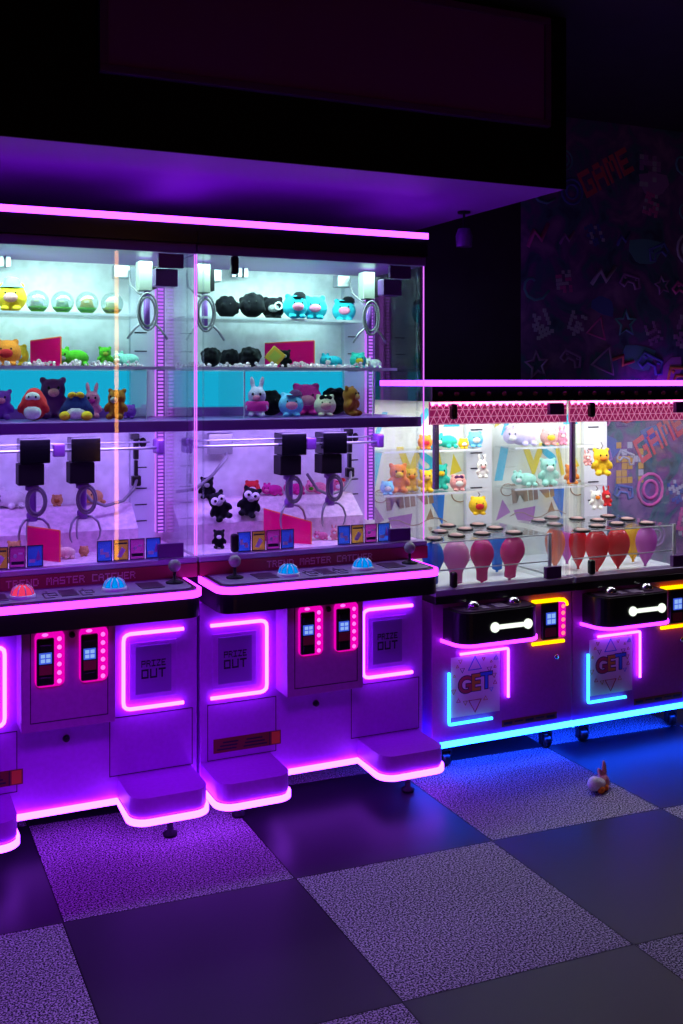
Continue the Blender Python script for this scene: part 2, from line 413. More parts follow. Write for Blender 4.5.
# ------------------------------------------------------------------ big claw machine
Y0 = 3.93
def coin_slot(root, x, z, y, w=.098, h=.168):
    """x,z = lower left; a black acceptor with lcd, and a lit pink hook along its top and right"""
    c = MB().box(x, x + w * .62, y - .022, y, z, z + h, bev=.006).box(x + w * .08, x + w * .54, y - .028, y - .020, z + h * .02, z + h * .20, bev=.004)\
        .box(x + w * .08, x + w * .54, y - .028, y - .020, z + h * .74, z + h * .88, bev=.004).build('coin_slot', M['black'], root)
    MB().box(x + w * .08, x + w * .54, y - .0265, y - .021, z + h * .24, z + h * .44).build('coin_plate', M['redband'], c)
    s = MB().box(x + w * .08, x + w * .52, y - .027, y - .021, z + h * .47, z + h * .70)
    for i in (0, 1):
        for j in (0, 1):
            xa = x + w * (.13 + .19 * i); za = z + h * (.50 + .10 * j)
            s.box(xa, xa + w * .15, y - .0278, y - .026, za, za + h * .075, 1)
    s.build('coin_screen', [M['screen'], M['screen2']], c)
    hk = MB().prism(rrect(x - w * .05, x + w, z - h * .04, z + h * 1.13, w * .22), 0, .012, 0, Matrix.Translation((0, y, 0)) @ FRONT)
    for k in range(6):
        hk.ell((x + w * .81, y - .012, z + h * (.06 + .18 * k)), (w * .085, .007, h * .05), 1, u=10, v=6)
    hk.ell((x + w * .30, y - .012, z + h * 1.065), (w * .12, .006, h * .035), 1, u=10, v=6)
    hk.build('coin_light', [M['led_hot'], M['led_hot2']], c)
    return c

def claw(root, cx, cy, zt):
    """carriage box, hanging box, spring hose and a claw with prongs, below a rail at height zt"""
    c = MB().box(cx - .057, cx + .057, cy - .05, cy + .05, zt - .05, zt + .045, bev=.004).build('claw_carriage', M['gloss'], root)
    MB().box(cx - .062, cx + .035, cy - .042, cy + .042, zt - .135, zt - .052, bev=.003).build('winch_box', M['blackmatt'], c)
    x = cx - .005
    MB().lathe([(0, zt - .28), (.020, zt - .278), (.022, zt - .25), (.016, zt - .24), (.016, zt - .16), (.026, zt - .155), (.026, zt - .137), (0, zt - .136)], (x, cy, 0), 14).build('claw_motor', M['purplerail'], c)
    g = MB()
    for s in (1.0, .8): g.tube([(x + .012 + .038 * s * math.cos(t * PI / 10), cy - .025 - .012 * (1 - s), zt - .20 + .056 * s * math.sin(t * PI / 10)) for t in range(20)], .0048, 6, 0, True)
    g.build('hose_coil', M['cable'], c)
    for k in range(3):
        a = -.35 + k * 2 * PI / 3
        dx, dy = math.cos(a), math.sin(a) * .8
        p = [(.016, -.268), (.042, -.272), (.062, -.292), (.072, -.325), (.068, -.352), (.060, -.366)]
        MB().tube([(x + dx * r, cy + dy * r, zt + z) for r, z in p], [.005, .005, .005, .0045, .004, .0025], 7).build('claw_prong', M['steel'], c)
    return c

def card(root, x, y, z, w, h, base, kind):
    f = w * .05; mb = MB().box(x, x + w, y - .0045, y, z, z + f).box(x, x + w, y - .0045, y, z + h - f, z + h).box(x, x + f, y - .0045, y, z + f, z + h - f).box(x + w - f, x + w, y - .0045, y, z + f, z + h - f)
    v = [mb.bm.verts.new(p) for p in ((x + f, y - .003, z + f), (x + w - f, y - .003, z + f), (x + w - f, y - .003, z + h - f), (x + f, y - .003, z + h - f))]; mb.face(v, 1)
    yy = y - .006
    if kind == 0: mb.box(x + w * .2, x + w * .75, yy, y - .0045, z + h * .35, z + h * .45, 2).box(x + w * .55, x + w * .8, yy, y - .0045, z + h * .2, z + h * .34, 2).box(x + w * .2, x + w * .4, yy, y - .0045, z + h * .46, z + h * .62, 2)
    if kind == 1: mb.prism([(x + w * .2, z + h * .2), (x + w * .5, z + h * .15), (x + w * .8, z + h * .5), (x + w * .55, z + h * .65)], .0045, .006, 2, Matrix.Translation((0, y, 0)) @ FRONT).box(x + w * .1, x + w * .9, yy, y - .0045, z + h * .78, z + h * .86, 0)
    if kind == 2: mb.box(x + w * .12, x + w * .88, yy, y - .0045, z + h * .15, z + h * .3, 0).ell((x + w * .35, y - .005, z + h * .55), (w * .12, .0015, h * .1), 2, u=10, v=6).box(x + w * .55, x + w * .8, yy, y - .0045, z + h * .62, z + h * .7, 2)
    if kind == 3: mb.box(x + w * .15, x + w * .5, yy, y - .0045, z + h * .2, z + h * .36, 2).prism([(x + w * .55, z + h * .3), (x + w * .85, z + h * .3), (x + w * .7, z + h * .8)], .0045, .006, 3, Matrix.Translation((0, y, 0)) @ FRONT)
    return mb.build('instruction_card', [M['ink'], base, PR['white'], PR['violet']], root)

GB = .52          # depth of the prize chamber's back board
def big_machine(x0, W, label, domes, claws):
    R = thing('claw_machine', label, 'claw machine', (x0, Y0, 0), 0, 'tall pink lit claw machines')
    # lower cabinet
    b = MB().box(0.004, 1.003, 0, .74, .115, .835, bev=.004)
    b.build('cabinet', M['body'], R)
    for xa, xb in ((.035, .325), (.66, .985)):
        s = MB(); z0, z1 = .205, .425
        s.box(xa, xb, -.0012, 0, z1, z1 + .003).box(xa, xa + .003, -.0012, 0, z0, z1).box(xb - .003, xb, -.0012, 0, z0, z1).box(xa, xb, -.0012, 0, z0, z0 + .003)
        s.build('panel_seam', M['seam'], R)
    # coin door block standing proud of the front
    MB().box(.322, .655, -.13, 0, .455, .822, bev=.004).build('coin_block', M['body_dark'], R)
    s = MB(); y = -.1302
    for xa, xb, za, zb in ((.352, .628, .486, .489), (.352, .355, .486, .815), (.625, .628, .486, .815)): s.box(xa, xb, y - .0012, y, za, zb)
    s.build('coin_door_seam', M['seam'], R)
    coin_slot(R, .372, .622, -.131); coin_slot(R, .527, .622, -.131)
    mk = FRONT
    MB().lathe([(0, .010), (.010, .010), (.012, 0), (0, 0)], (.498, -.131, .790), 14, 0, mk).build('door_lock', M['black'], R)
    MB().lathe([(0, .012), (.011, .012), (.014, 0), (0, 0)], (.50, 0, .375), 14, 0, mk).build('cam_lock', M['black'], R)
    # prize hatches with bracket neons
    for side, xa in (('l', .055), ('r', .735)):
        f = MB().box(xa, xa + .185, -.006, 0, .485, .705, bev=.003)
        f.build('prize_hatch', M['body'], R)
        f = MB().box(xa + .022, xa + .163, -.0095, -.006, .505, .690, bev=.002).build('prize_flap', M['flap'], R)
        tx = MB(); pixtext(tx, 'PRIZE', xa + .045, .608, .095, .026, -.0095); pixtext(tx, 'OUT', xa + .045, .564, .095, .036, -.0095)
        tx.build('prize_lettering', M['ink'], f)
        pts = [(.0, .742), (.212, .742), (.226, .738), (.235, .730), (.238, .715), (.238, .483), (.235, .468), (.226, .460), (.212, .456), (.0, .456)]
        if side == 'l': P = [(.045 + p[0] * .985, -.014, p[1]) for p in pts]
        else: P = [(.945 - p[0] * .985, -.014, p[1]) for p in pts]
        MB().tube(P, .0072, 8).build('neon_bracket', M['led_neon'], R)
    # steps
    steps = []
    for xa, xb, cs in ((.008, .300, 'ab'), (.690, .980, 'ab')):
        poly = rrect(xa, xb, -.245, 0, .06, cs)
        st = MB().prism(poly, .135, .200).build('foot_step', M['body'], R)
        MB().prism(rrect(xa + .003, xb - .003, -.243, 0, .058, cs), .1265, .135).build('step_base', M['body_dark'], st)
        steps.append(poly[:-2])
    # floor led: left step outline, straight run, right step outline
    path = [(.008, .0)] + steps[0] + [(.300, -.004), (.690, -.004)] + steps[1] + [(.980, 0)]
    MB().ribbon(path, .103, .125, .010).build('floor_led', M['led_neon'], R)
    lb = MB().box(.06, .345, -.0015, 0, .232, .288)
    for i in range(3):
        lb.box(.075 + i * .012, .155 + i * .004, -.0022, -.0015, .242 + i * .013, .248 + i * .013, 1)
        lb.box(.185 + i * .006, .285 - i * .01, -.0022, -.0015, .242 + i * .013, .248 + i * .013, 1)
    lb.box(.305, .340, -.0022, -.0015, .236, .284, 2).box(.295, .2985, -.0022, -.0015, .232, .288, 1)
    lb.build('warning_label', [M['dim_label'], M['ink'], M['orange_label']], R)
    for xx, yy in ((.14, -.07), (.86, -.13), (.14, .62), (.86, .62)):
        MB().lathe([(0, 0), (.026, 0), (.028, .012), (.012, .020), (.012, .116), (0, .116)], (xx, yy, 0), 12).build('levelling_foot', M['blackmatt'], R)
    # control deck
    poly = rrect(.012, .952, -.25, .03, .06, 'ab', 7)
    MB().prism(poly, .835, .905).build('control_deck', M['black'], R)
    MB().prism(rrect(.020, .944, -.242, .03, .055, 'ab', 7), .905, .937).build('deck_top', M['black'], R)
    MB().prism(rrect(.036, .926, -.222, .02, .04, 'ab', 7), .937, .940).build('deck_plate', M['deck'], R)
    MB().ribbon([(poly[0][0], .02)] + poly[:-2] + [(poly[-3][0], .02)], .909, .935, .008).build('deck_led', M['led_pink'], R)
    for xa in (.190, .745):
        MB().box(xa, xa + .085, -.17, -.06, .940, .943, bev=.001).build('deck_inset', M['deckdark'], R)
    g = MB()
    for xa in (.395, .525):
        g.box(xa, xa + .035, -.19, -.186, .940, .942).box(xa, xa + .004, -.19, -.11, .940, .942).box(xa, xa + .05, -.11, -.106, .940, .942).box(xa + .046, xa + .05, -.15, -.106, .940, .942).box(xa + .02, xa + .05, -.155, -.151, .940, .942).box(xa + .018, xa + .022, -.155, -.07, .940, .942)
    g.box(.455, .515, -.18, -.07, .940, .9415)
    g.build('deck_graphic', M['deckdark'], R)
    for xa in (.115, .885):
        j = MB().lathe([(.034, 0), (.034, .004), (.02, .010), (.006, .012), (.006, .05), (0, .05)], (xa, -.10, .940), 16).build('joystick', M['blackmatt'], R)
        MB().ell((xa, -.10, 1.005), .024).build('joystick_ball', M['cream'], j)
    for xa, dm in zip((.325, .650), domes):
        d = MB().lathe([(.046, 0), (.046, .008), (.042, .012), (0, .012)], (xa, -.135, .940), 24).build('push_button', M['acryl_edge'], R)
        p = [(.040, .012)] + [(.040 * math.cos(t), .012 + .032 * math.sin(t)) for t in (.3, .6, .9, 1.2)] + [(0, .044)]
        MB().lathe(p, (xa, -.135, .940), 24).build('button_dome', M[dm], d)
        gm = MB()
        for k in range(9):
            a = k * 2 * PI / 9; gm.tube([(xa + r * math.cos(a), -.135 + r * math.sin(a), .940 + z) for r, z in ((.041, .014), (.034, .032), (.018, .043))], .002, 5)
        gm.build('button_ribs', M['acryl_edge'], d)
    # red name band, sill
    T = Matrix.Translation((0, .0, 0))
    MB().box(.004, W - .004, .0, .06, .937, .990).build('name_band', M['redband'], R)
    for wd, k in (('TREND', 0), ('MASTER', 6), ('CATCHER', 13)):
        tx = MB(); pixtext(tx, wd, .285 + k * .0239, .950, .0239 * len(wd) - .004, .028, .0, fill=.8)
        tx.build('name_lettering', M['pinktext'], R)
    MB().box(.004, W - .004, .005, .06, .990, 1.012, bev=.003).build('glass_sill', M['rail'], R)
    # chamber
    MB().box(.0, W, GB, .74, .835, 2.24).build('chamber_back', M['marble'], R)
    MB().box(.01, W - .01, .06, GB, .985, 1.010).build('chamber_floor', M['pinkmarble'], R)
    # sloping ledge for prizes
    lg = MB().prism([(.32, 1.010), (GB, 1.010), (GB, 1.185), (.44, 1.185), (.32, 1.095)], .012, W - .16, 0, Matrix(((0, 0, 1, 0), (1, 0, 0, 0), (0, 1, 0, 0), (0, 0, 0, 1))))
    lg.build('prize_ledge', M['pinkmarble'], R)
    # column plate with tick marks, lit ladder
    for za, zb, tks in ((1.011, 1.500, (1.10, 1.17, 1.24, 1.33, 1.44)), (1.553, 2.19, (1.75, 1.83, 1.91))):
        tk = MB().box(.855, .960, .485, GB, za, zb)
        for z in tks: tk.box(.872, .925, .482, .485, z, z + .005, 1)
        tk.build('column_plate', [M['plate'], M['ink']], R)
    for za, zb in ((1.05, 1.50), (1.553, 2.15)):
        MB().box(.965, .992, .465, GB, za, zb).build('light_column', M['led_ladder'], R)
        sl = MB().box(.962, .9645, .449, .4645, za, zb).box(0.9925, .995, .449, .4645, za, zb); z = za + .008
        while z < zb - .01:
            sl.box(.9645, .9925, .452, .462, z, z + .006); z += .0155
        sl.build('column_slats', M['purplerail'], R)
    # glass
    MB().box(.004, W - .004, .040, .046, 1.012, 2.205).build('door_glass', M['glass'], R)
    for xa in (.006, W - .010): MB().box(xa, xa + .004, .060, GB - .01, 1.012, 2.205).build('side_glass', M['glass'], R)
    for xa in (.001, W - .005): MB().box(xa, xa + .004, .036, .040, 1.012, 2.205).build('lit_glass_edge', M['led_edge'], R)
    for xa in (.030, W - .034): MB().box(xa, xa + .004, .036, .052, 1.012, 2.205).build('glass_stile', M['acryl'], R)
    for z in (1.015, 2.145):
        MB().box(.855, .955, .018, .0395, z, z + .055, bev=.002).build('glass_hinge', M['hinge'], R)
    for z in (1.018, 2.130):
        MB().box(.140, .172, .006, .0395, z, z + .075, bev=.012, seg=3).build('glass_lock', M['black'], R)
    MB().box(.865, .955, .10, .16, 2.08, 2.15, bev=.003).build('sensor_box', M['hinge'], R)
    # shelves
    MB().box(.006, W - .006, .05, GB, 1.505, 1.548, bev=.003).build('main_shelf', M['purplerail'], R)
    MB().box(.02, W - .16, GB - .03, GB - .002, 1.549, 1.588).build('shelf_kick', M['purplerail'], R)
    MB().box(.02, W - .02, GB - .012, GB, 1.590, 1.748).build('backlit_panel', M['backlit'], R)
    MB().box(.012, .96, .16, GB, 1.752, 1.760).build('middle_shelf', M['acryl'], R)
    MB().box(.012, .96, .154, .16, 1.750, 1.762).build('middle_shelf_edge', M['acryl_edge'], R)
    MB().box(.012, .85, .24, GB, 1.967, 1.974).build('top_shelf', M['acryl'], R)
    MB().box(.012, .85, .236, .24, 1.965, 1.975).build('top_shelf_edge', M['acryl_edge'], R)
    for xa in (.245, .845):
        MB().box(xa, xa + .005, .17, GB - .013, 1.549, 1.750).build('shelf_divider', M['acryl'], R)
        MB().box(xa, xa + .005, .164, .17, 1.549, 1.750).build('divider_edge', M['acryl_edge'], R)
    # header
    MB().box(0, W, .02, .74, 2.205, 2.245, bev=.004).build('top_rail', M['purplerail'], R)
    MB().box(0, W, .005, .74, 2.245, 2.320).build('header', M['black'], R)
    MB().box(0, W, .0, .012, 2.320, 2.345).box(0, .01, .012, .5, 2.320, 2.345).box(W - .01, W, .012, .5, 2.320, 2.345).build('top_led', M['led_top'], R)
    MB().box(.012, W - .012, .014, .74, 2.320, 2.335).build('roof', M['blackmatt'], R)
    # small clips hanging from the chamber top
    for xa in (.28,):
        g = MB()
        for k in range(3): g.box(xa + k * .028, xa + k * .028 + .018, .42, .46, 2.165, 2.204)
        g.build('clip_row', M['steel'], R)
    # parked claws high up at both sides
    for xa, nm in ((.855, 0), (.09, 1)):
        g = MB().box(xa - .028, xa + .028, .22, .28, 2.07, 2.19, bev=.004).build('side_winch', M['cream'], R)
        MB().box(xa + .029, xa + .045, .22, .28, 2.08, 2.17).build('winch_cover', M['blackmatt'], g)
        bx_ = xa - .10 if nm == 0 else xa + .05
        MB().box(bx_, bx_ + .065, .34, .40, 2.13, 2.185, bev=.004).build('winch_bracket', M['steel'], g)
        h = MB()
        for s in (1, .78): h.tube([(xa + .005 + .040 * s * math.cos(t * PI / 10), .22 - .01 * s, 1.985 + .075 * s * math.sin(t * PI / 10)) for t in range(20)], .0045, 6, 0, True)
        h.tube([(xa - .04, .34, 2.16), (xa - .045, .30, 2.10), (xa - .02, .25, 2.06), (xa, .23, 2.05)], .0045, 6)
        h.build('hose_coil', M['cable'], g)
        MB().lathe([(0, 1.915), (.013, 1.915), (.014, 2.07), (0, 2.07)], (xa + .012, .25, 0), 10).build('claw_shaft', M['purplerail'], g)
        for dx in (-.055, .055):
            MB().tube([(xa + .012, .25, 1.925), (xa + .012 + dx * .5, .24, 1.94), (xa + .012 + dx, .24, 1.915), (xa + .012 + dx * 1.5, .24, 1.875)], .005, 6).build('claw_prong', M['steel'], g)
    # gantry
    zt = 1.435
    rl = MB().tube([(.02, .25, zt - .005), (W - .10, .25, zt - .005)], .006, 8).tube([(.02, .29, zt + .018), (W - .12, .29, zt + .018)], .004, 8)
    rl.build('gantry_rail', M['steel'], R)
    for xa in (.016, .905): MB().box(xa, xa + .03, .23, .31, zt - .030, zt + .030, bev=.006).build('rail_bracket', M['hinge'], R)
    MB().box(.18, .29, .44, .47, 1.38, 1.475, bev=.004).build('gantry_motor', M['steel'], R)
    MB().tube([(.02, .40, 1.23), (.10, .38, 1.24), (.18, .38, 1.30), (.24, .38, 1.37), (.26, .43, 1.385)], .007, 8).build('gantry_cable', M['cable'], R)
    MB().tube([(.60, .33, 1.29), (.66, .35, 1.215), (.72, .36, 1.19), (.80, .38, 1.205), (.855, .42, 1.25), (.875, .46, 1.28)], .007, 8).build('drop_cable', M['cable'], R)
    g = MB().box(.865, .885, .46, .485, 1.37, 1.46, bev=.003).box(.868, .882, .46, .485, 1.29, 1.365, bev=.003).box(.855, .895, .455, .485, 1.255, 1.30, bev=.006).box(.85, .885, .45, .485, 1.455, 1.48, bev=.003)
    g.ell((.905, .47, 1.44), (.016, .012, .022), 0)
    g.build('cable_chain', M['black'], R)
    claw(R, claws[0], .25, zt); claw(R, claws[1], .25, zt)
    MB().box(claws[0] + .075, claws[0] + .12, .24, .27, zt - .03, zt + .02, bev=.004).build('rail_coupling', M['hinge'], R)
    bases = [M['card_blue'], M['card_gold'], M['card_mag'], M['card_blue']]
    for xs in (.178, .625):
        for k in range(4): card(R, xs + k * .063, .058, 1.0125, .058, .080, bases[k], k)
    # chamber lights
    lamp('chamber_lamp', 'AREA', (.5, .22, 2.198), 12.5, (.54, 1.0, .85), (.9, .16), (.28, 0, 0), parent=R)
    lamp('chamber_lamp_low', 'AREA', (.5, .24, 1.500), 10.0, (.44, .27, 1.0), (.9, .14), (.2, 0, 0), parent=R)
    return R
X1, X2 = .181, 1.191
big_machine(X1, 1.008, 'tall claw machine at the frame edge, red and blue dome buttons on its deck', ('btn_red', 'btn_blue'), (.418, .612))
big_machine(X2, 1.032, 'tall claw machine standing directly beside the lower balloon machines', ('btn_blue', 'btn_blue'), (.487, .680))

# ------------------------------------------------------------------ small balloon machine
WS, SB = .745, .69
def small_machine(x0, label, holders):
    R = thing('balloon_machine', label, 'prize machine', (x0, Y0, 0), 0, 'low balloon prize machines')
    MB().box(0, WS, 0, .80, .125, .735, bev=.004).build('cabinet', M['body_small'], R)
    MB().box(0.002, WS - .002, -.006, .004, .102, .1245).build('floor_led', M['led_floor_cyan'], R)
    MB().box(-.004, .002, -.006, .2, .098, .1245).build('floor_led', M['led_floor_cyan'], R)
    for xx, yy in ((.10, .06), (.64, .06), (.10, .70), (.64, .70)):
        c = MB().lathe([(0, .07), (.03, .07), (.022, .115), (0, .124)], (xx, yy, 0), 12).box(xx - .03, xx - .022, yy - .012, yy + .012, .02, .075).box(xx + .022, xx + .03, yy - .012, yy + .012, .02, .075).build('caster', M['blackmatt'], R)
        MB().lathe([(0, -.018), (.026, -.018), (.030, -.012), (.030, .012), (.026, .018), (0, .018)], (xx, yy, .030), 16, 0, Matrix.Rotation(PI / 2, 4, 'Y')).build('caster_wheel', M['black'], c)
    MB().box(.0, WS, -.03, .80, .735, .768, bev=.004).build('ledge', M['black'], R)
    MB().box(.004, WS - .004, -.022, .055, .768, .795, bev=.003).build('glass_sill', M['rail'], R)
    MB().box(.01, WS - .01, .055, SB, .7685, .774).build('chamber_floor', M['white'], R)
    # printed back board
    bk = MB().box(0, WS, SB, .80, .7685, 1.614)
    y = SB - .0015
    def tri(pts, mi): bk.prism(pts, 0, .0015, mi, Matrix.Translation((0, y + .0015, 0)) @ FRONT)
    tri([(.36, 1.135), (.47, 1.15), (.455, .965)], 1); tri([(.36, 1.00), (.405, 1.00), (.385, 1.055)], 5); tri([(.35, 1.40), (.46, 1.405), (.455, 1.375), (.345, 1.37)], 3)
    tri([(.40, 1.37), (.43, 1.37), (.47, 1.20), (.45, 1.19)], 2); tri([(.14, 1.02), (.28, 1.035), (.265, .955), (.165, .965)], 6); tri([(.06, 1.42), (.085, 1.42), (.14, 1.55), (.11, 1.55)], 4)
    tri([(.02, 1.18), (.06, 1.36), (.11, 1.36), (.07, 1.18)], 4); tri([(.03, .97), (.12, 1.01), (.07, 1.08)], 6); tri([(.46, 1.47), (.56, 1.47), (.51, 1.56)], 4); tri([(.30, 1.50), (.36, 1.57), (.39, 1.55), (.33, 1.48)], 4)
    tri([(.02, 1.46), (.10, 1.50), (.05, 1.56)], 2); tri([(.50, 1.22), (.57, 1.24), (.52, 1.33)], 2)
    T = Matrix.Translation((.20, SB, 1.22)) @ FRONT
    for ch, dx, mi in (('V', 0, 2), ('S', .115, 4)):
        bk.mesh(textmesh(ch, .22, .0015, .008), Matrix.Translation((.20 + dx, SB - .001, 1.215 + dx * .15)) @ FRONT, mi)
    bk.mesh(textmesh('MINI', .135, .0012, .006), Matrix.Translation((.13, SB - .001, 1.06)) @ Matrix.Rotation(-.10, 4, 'Y') @ FRONT, 5)
    for c, rr in (((.56, 1.12), .05), ((.10, 1.13), .04)):
        bk.tube([(c[0] + rr * math.cos(k * PI / 8), SB - .001, c[1] + .8 * rr * math.sin(k * PI / 8)) for k in range(16)], .003, 5, 5, True)
    bk.tube([(.12 + .04 * k, SB - .001, .99 + .018 * math.sin(k * 1.1)) for k in range(10)], .0025, 5, 5)
    bk.build('printed_back', [M['board'], PR['blue'], PR['yellow'], PR['magenta'], PR['cyan'], PR['brown'], PR['violet']], R)
    tk = MB().box(.580, .735, SB - .03, SB - .003, .775, 1.60)
    for z in (1.05, 1.15, 1.25, 1.33, 1.45): tk.box(.605, .675, SB - .033, SB - .03, z, z + .006, 1)
    tk.build('column_plate', [M['plate'], M['ink']], R)
    # glass
    MB().box(.004, WS - .004, .020, .026, .796, 1.615).build('door_glass', M['glass'], R)
    for xa in (.004, WS - .008): MB().box(xa, xa + .004, .056, SB - .01, .775, 1.615).build('side_glass', M['glass'], R)
    for xa in (.030, .690, WS - .012): MB().box(xa, xa + .008, .014, .034, .796, 1.615).build('glass_stile', M['acryl'], R)
    for xa in (.04,): MB().box(xa + .03, xa + .055, .10, .12, 1.22, 1.52, bev=.003).build('inner_post', M['hinge'], R)
    MB().box(.60, .685, -.004, .0195, .797, .850, bev=.002).build('glass_hinge', M['hinge'], R)
    MB().box(.62, .700, -.004, .0195, 1.550, 1.604, bev=.002).build('glass_hinge', M['hinge'], R)
    for xa, z in ((.095, .797), (.095, 1.535)): MB().box(xa, xa + .030, -.016, .0195, z, z + .070, bev=.012, seg=3).build('glass_lock', M['black'], R)
    # pink lattice band
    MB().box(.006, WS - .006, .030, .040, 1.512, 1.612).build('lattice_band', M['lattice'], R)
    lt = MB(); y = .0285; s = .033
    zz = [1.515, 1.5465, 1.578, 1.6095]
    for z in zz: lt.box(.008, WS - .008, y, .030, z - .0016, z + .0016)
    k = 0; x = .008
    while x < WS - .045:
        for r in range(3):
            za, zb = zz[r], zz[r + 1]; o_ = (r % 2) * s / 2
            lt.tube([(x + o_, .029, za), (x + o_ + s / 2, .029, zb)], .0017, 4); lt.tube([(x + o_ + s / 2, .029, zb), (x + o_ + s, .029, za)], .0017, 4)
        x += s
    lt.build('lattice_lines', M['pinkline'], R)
    sp_ = MB().box(.01, WS - .01, .0265, .0285, 1.603, 1.611)
    for k in range(21): sp_.ell((.02 + k * .0352, .0285, 1.600), (.008, .002, .006), u=8, v=6)
    sp_.build('band_lamp', M['led_band'], R)
    # header
    MB().box(0, WS, -.004, .80, 1.615, 1.682).build('header', M['black'], R)
    for k in range(9): MB().ell((.04 + k * .083, -.004, 1.647), (.013, .002, .010), u=8, v=6).build('header_mark', M['dim_label'], R)
    MB().box(0, WS, -.010, .004, 1.682, 1.708).box(0, .01, .004, .5, 1.682, 1.708).build('top_led', M['led_top'], R)
    MB().box(.012, WS, .006, .80, 1.682, 1.708).build('roof', M['blackmatt'], R)  # raised level with the led to block its spill onto the mural
    # shelves
    for z in (1.155, 1.365):
        MB().box(.02, WS - .18, .50, SB - .004, z - .008, z).build('back_shelf', M['acryl'], R)
        MB().box(.02, WS - .18, .496, .50, z - .009, z + .001).build('shelf_edge', M['acryl_edge'], R)
    # balloon tray: clear box, round pads on its top
    tr = MB().box(.04, .67, .068, .50, .985, .991).box(.04, .67, .064, .068, .775, .991).box(.666, .67, .068, .50, .775, .985)
    tr = tr.build('balloon_tray', M['acryl'], R)
    MB().box(.655, .672, .056, .0635, .775, .995).build('tray_post', M['acryl_edge'], tr)
    for z in (.986, .862): MB().box(.04, .655, .059, .0635, z, z + .0045).build('tray_edge', M['acryl_edge'], tr)
    for px, py in holders:
        d = ray(px); z = .995; dep = (CAMZ - z) * F / (py - HY); X = d[0] * dep - x0; Y = d[1] * dep - Y0
        p = MB().lathe([(0, .0), (.037, .0), (.041, .003), (.041, .008), (.036, .010), (0, .010)], (X, Y, .9905), 20).build('balloon_holder', M['blackmatt'], tr)
        MB().lathe([(.031, .0), (.029, .004), (.012, .007), (0, .008)], (X, Y, 1.0006), 16).build('holder_cap', M['rosecap'], tr)
    # control box with joysticks
    cb = MB().prism(rrect(.055, .475, -.15, -.0, .075, 'ab', 8), .580, .712).build('control_box', M['black'], R)
    MB().prism(rrect(.080, .455, -.132, -.005, .055, 'ab', 8), .712, .716).build('control_plate', M['deckdark'], cb)
    for xa, col in ((.165, 'steel'), (.375, 'steel')):
        MB().lathe([(0, .032), (.014, .030), (.028, .018), (.034, 0), (0, 0)], (xa, -.07, .716), 18).build('control_knob', M['chrome'], cb)
    MB().box(.20, .235, -.105, -.04, .716, .719).box(.27, .33, -.11, -.03, .716, .719).build('control_mark', M['deck'], cb)
    poly = rrect(.055, .475, -.15, -.0, .075, 'ab', 8)[:-2]
    MB().ribbon([(.045, -.003)] + [(x, y) for x, y in poly], .566, .580, .006).build('box_led', M['led_pink'], R)
    bn = MB().box(.235, .385, -.158, -.150, .634, .654, bev=.003)
    for xa in (.225, .395): bn.lathe([(0, .009), (.020, .009), (.022, .006), (.022, 0), (0, 0)], (xa, -.150, .644), 20, 0, FRONT)
    bn.build('bone_sign', M['led_white'], R)
    # coin acceptor with yellow bracket
    c = MB().box(.570, .660, -.018, 0, .520, .690, bev=.006).build('coin_slot', M['black'], R)
    s = MB().box(.588, .640, -.0225, -.018, .590, .645)
    for i in (0, 1):
        for j in (0, 1): s.box(.592 + i * .024, .612 + i * .024, -.0232, -.0224, .595 + j * .025, .615 + j * .025, 1)
    s.build('coin_screen', [M['screen'], M['screen2']], c)
    MB().box(.584, .642, -.021, -.018, .535, .575).build('coin_plate', M['redband'], c)
    h = MB().box(.664, .700, -.02, 0, .525, .690, bev=.008)
    for k in range(5): h.ell((.682, -.020, .545 + k * .031), (.011, .004, .010), 1, u=8, v=6)
    h.build('coin_light', [M['led_hot'], M['led_orange']], c)
    MB().tube([(.515, -.014, .700), (.66, -.014, .700), (.690, -.014, .696), (.702, -.014, .685), (.706, -.014, .67)], .0095, 8).build('yellow_neon', M['led_yellow'], R)
    MB().tube([(.515, -.014, .508), (.69, -.014, .508)], .0085, 8).build('yellow_neon', M['led_yellow'], R)
    MB().lathe([(0, .010), (.010, .010), (.012, 0), (0, 0)], (.655, 0, .435), 14, 0, FRONT).build('cam_lock', M['chrome'], R)
    # GET poster
    po = MB().box(.095, .345, -.006, -.001, .228, .490)
    T = Matrix.Translation((0, -.006, 0))
    def tri_o(cx, cz, s, up, mi, th=.0025):
        a = [(cx - s, cz - s * .8 * up), (cx + s, cz - s * .8 * up), (cx, cz + s * .9 * up)]
        po.tube([(p[0], -.0065, p[1]) for p in a], th, 5, mi, True)
    tri_o(.215, .455, .034, 1, 1); tri_o(.215, .268, .032, -1, 2)
    random.seed(3)
    for cx, cz in ((.125, .45), (.15, .43), (.30, .455), (.32, .43), (.29, .42), (.315, .39), (.32, .36), (.30, .33), (.13, .30), (.27, .295), (.165, .285), (.14, .47), (.26, .47), (.325, .47), (.11, .41), (.105, .34)):
        tri_o(cx, cz, random.uniform(.005, .012), random.choice((1, -1)), random.choice((1, 2, 3, 4, 5)), .0014)
    for ch, dx, mi in (('G', 0, 2), ('E', .066, 3), ('T', .116, 1)):
        po.mesh(textmesh(ch, .100, .0006, .006), Matrix.Translation((.128 + dx, -.0062, .332 + dx * .06)) @ FRONT, 5)
        po.mesh(textmesh(ch, .100, .0009, .002), Matrix.Translation((.128 + dx, -.0068, .332 + dx * .06)) @ FRONT, mi)
    po.build('poster', [PR['paper'], PR['blue'], PR['dullred'], PR['gold'], PR['olive'], PR['ink']], R)
    MB().tube([(.078, -.014, .430), (.078, -.014, .212), (.080, -.014, .205), (.086, -.014, .203), (.300, -.014, .203)], .0068, 8).build('cyan_neon', M['led_cyan'], R)
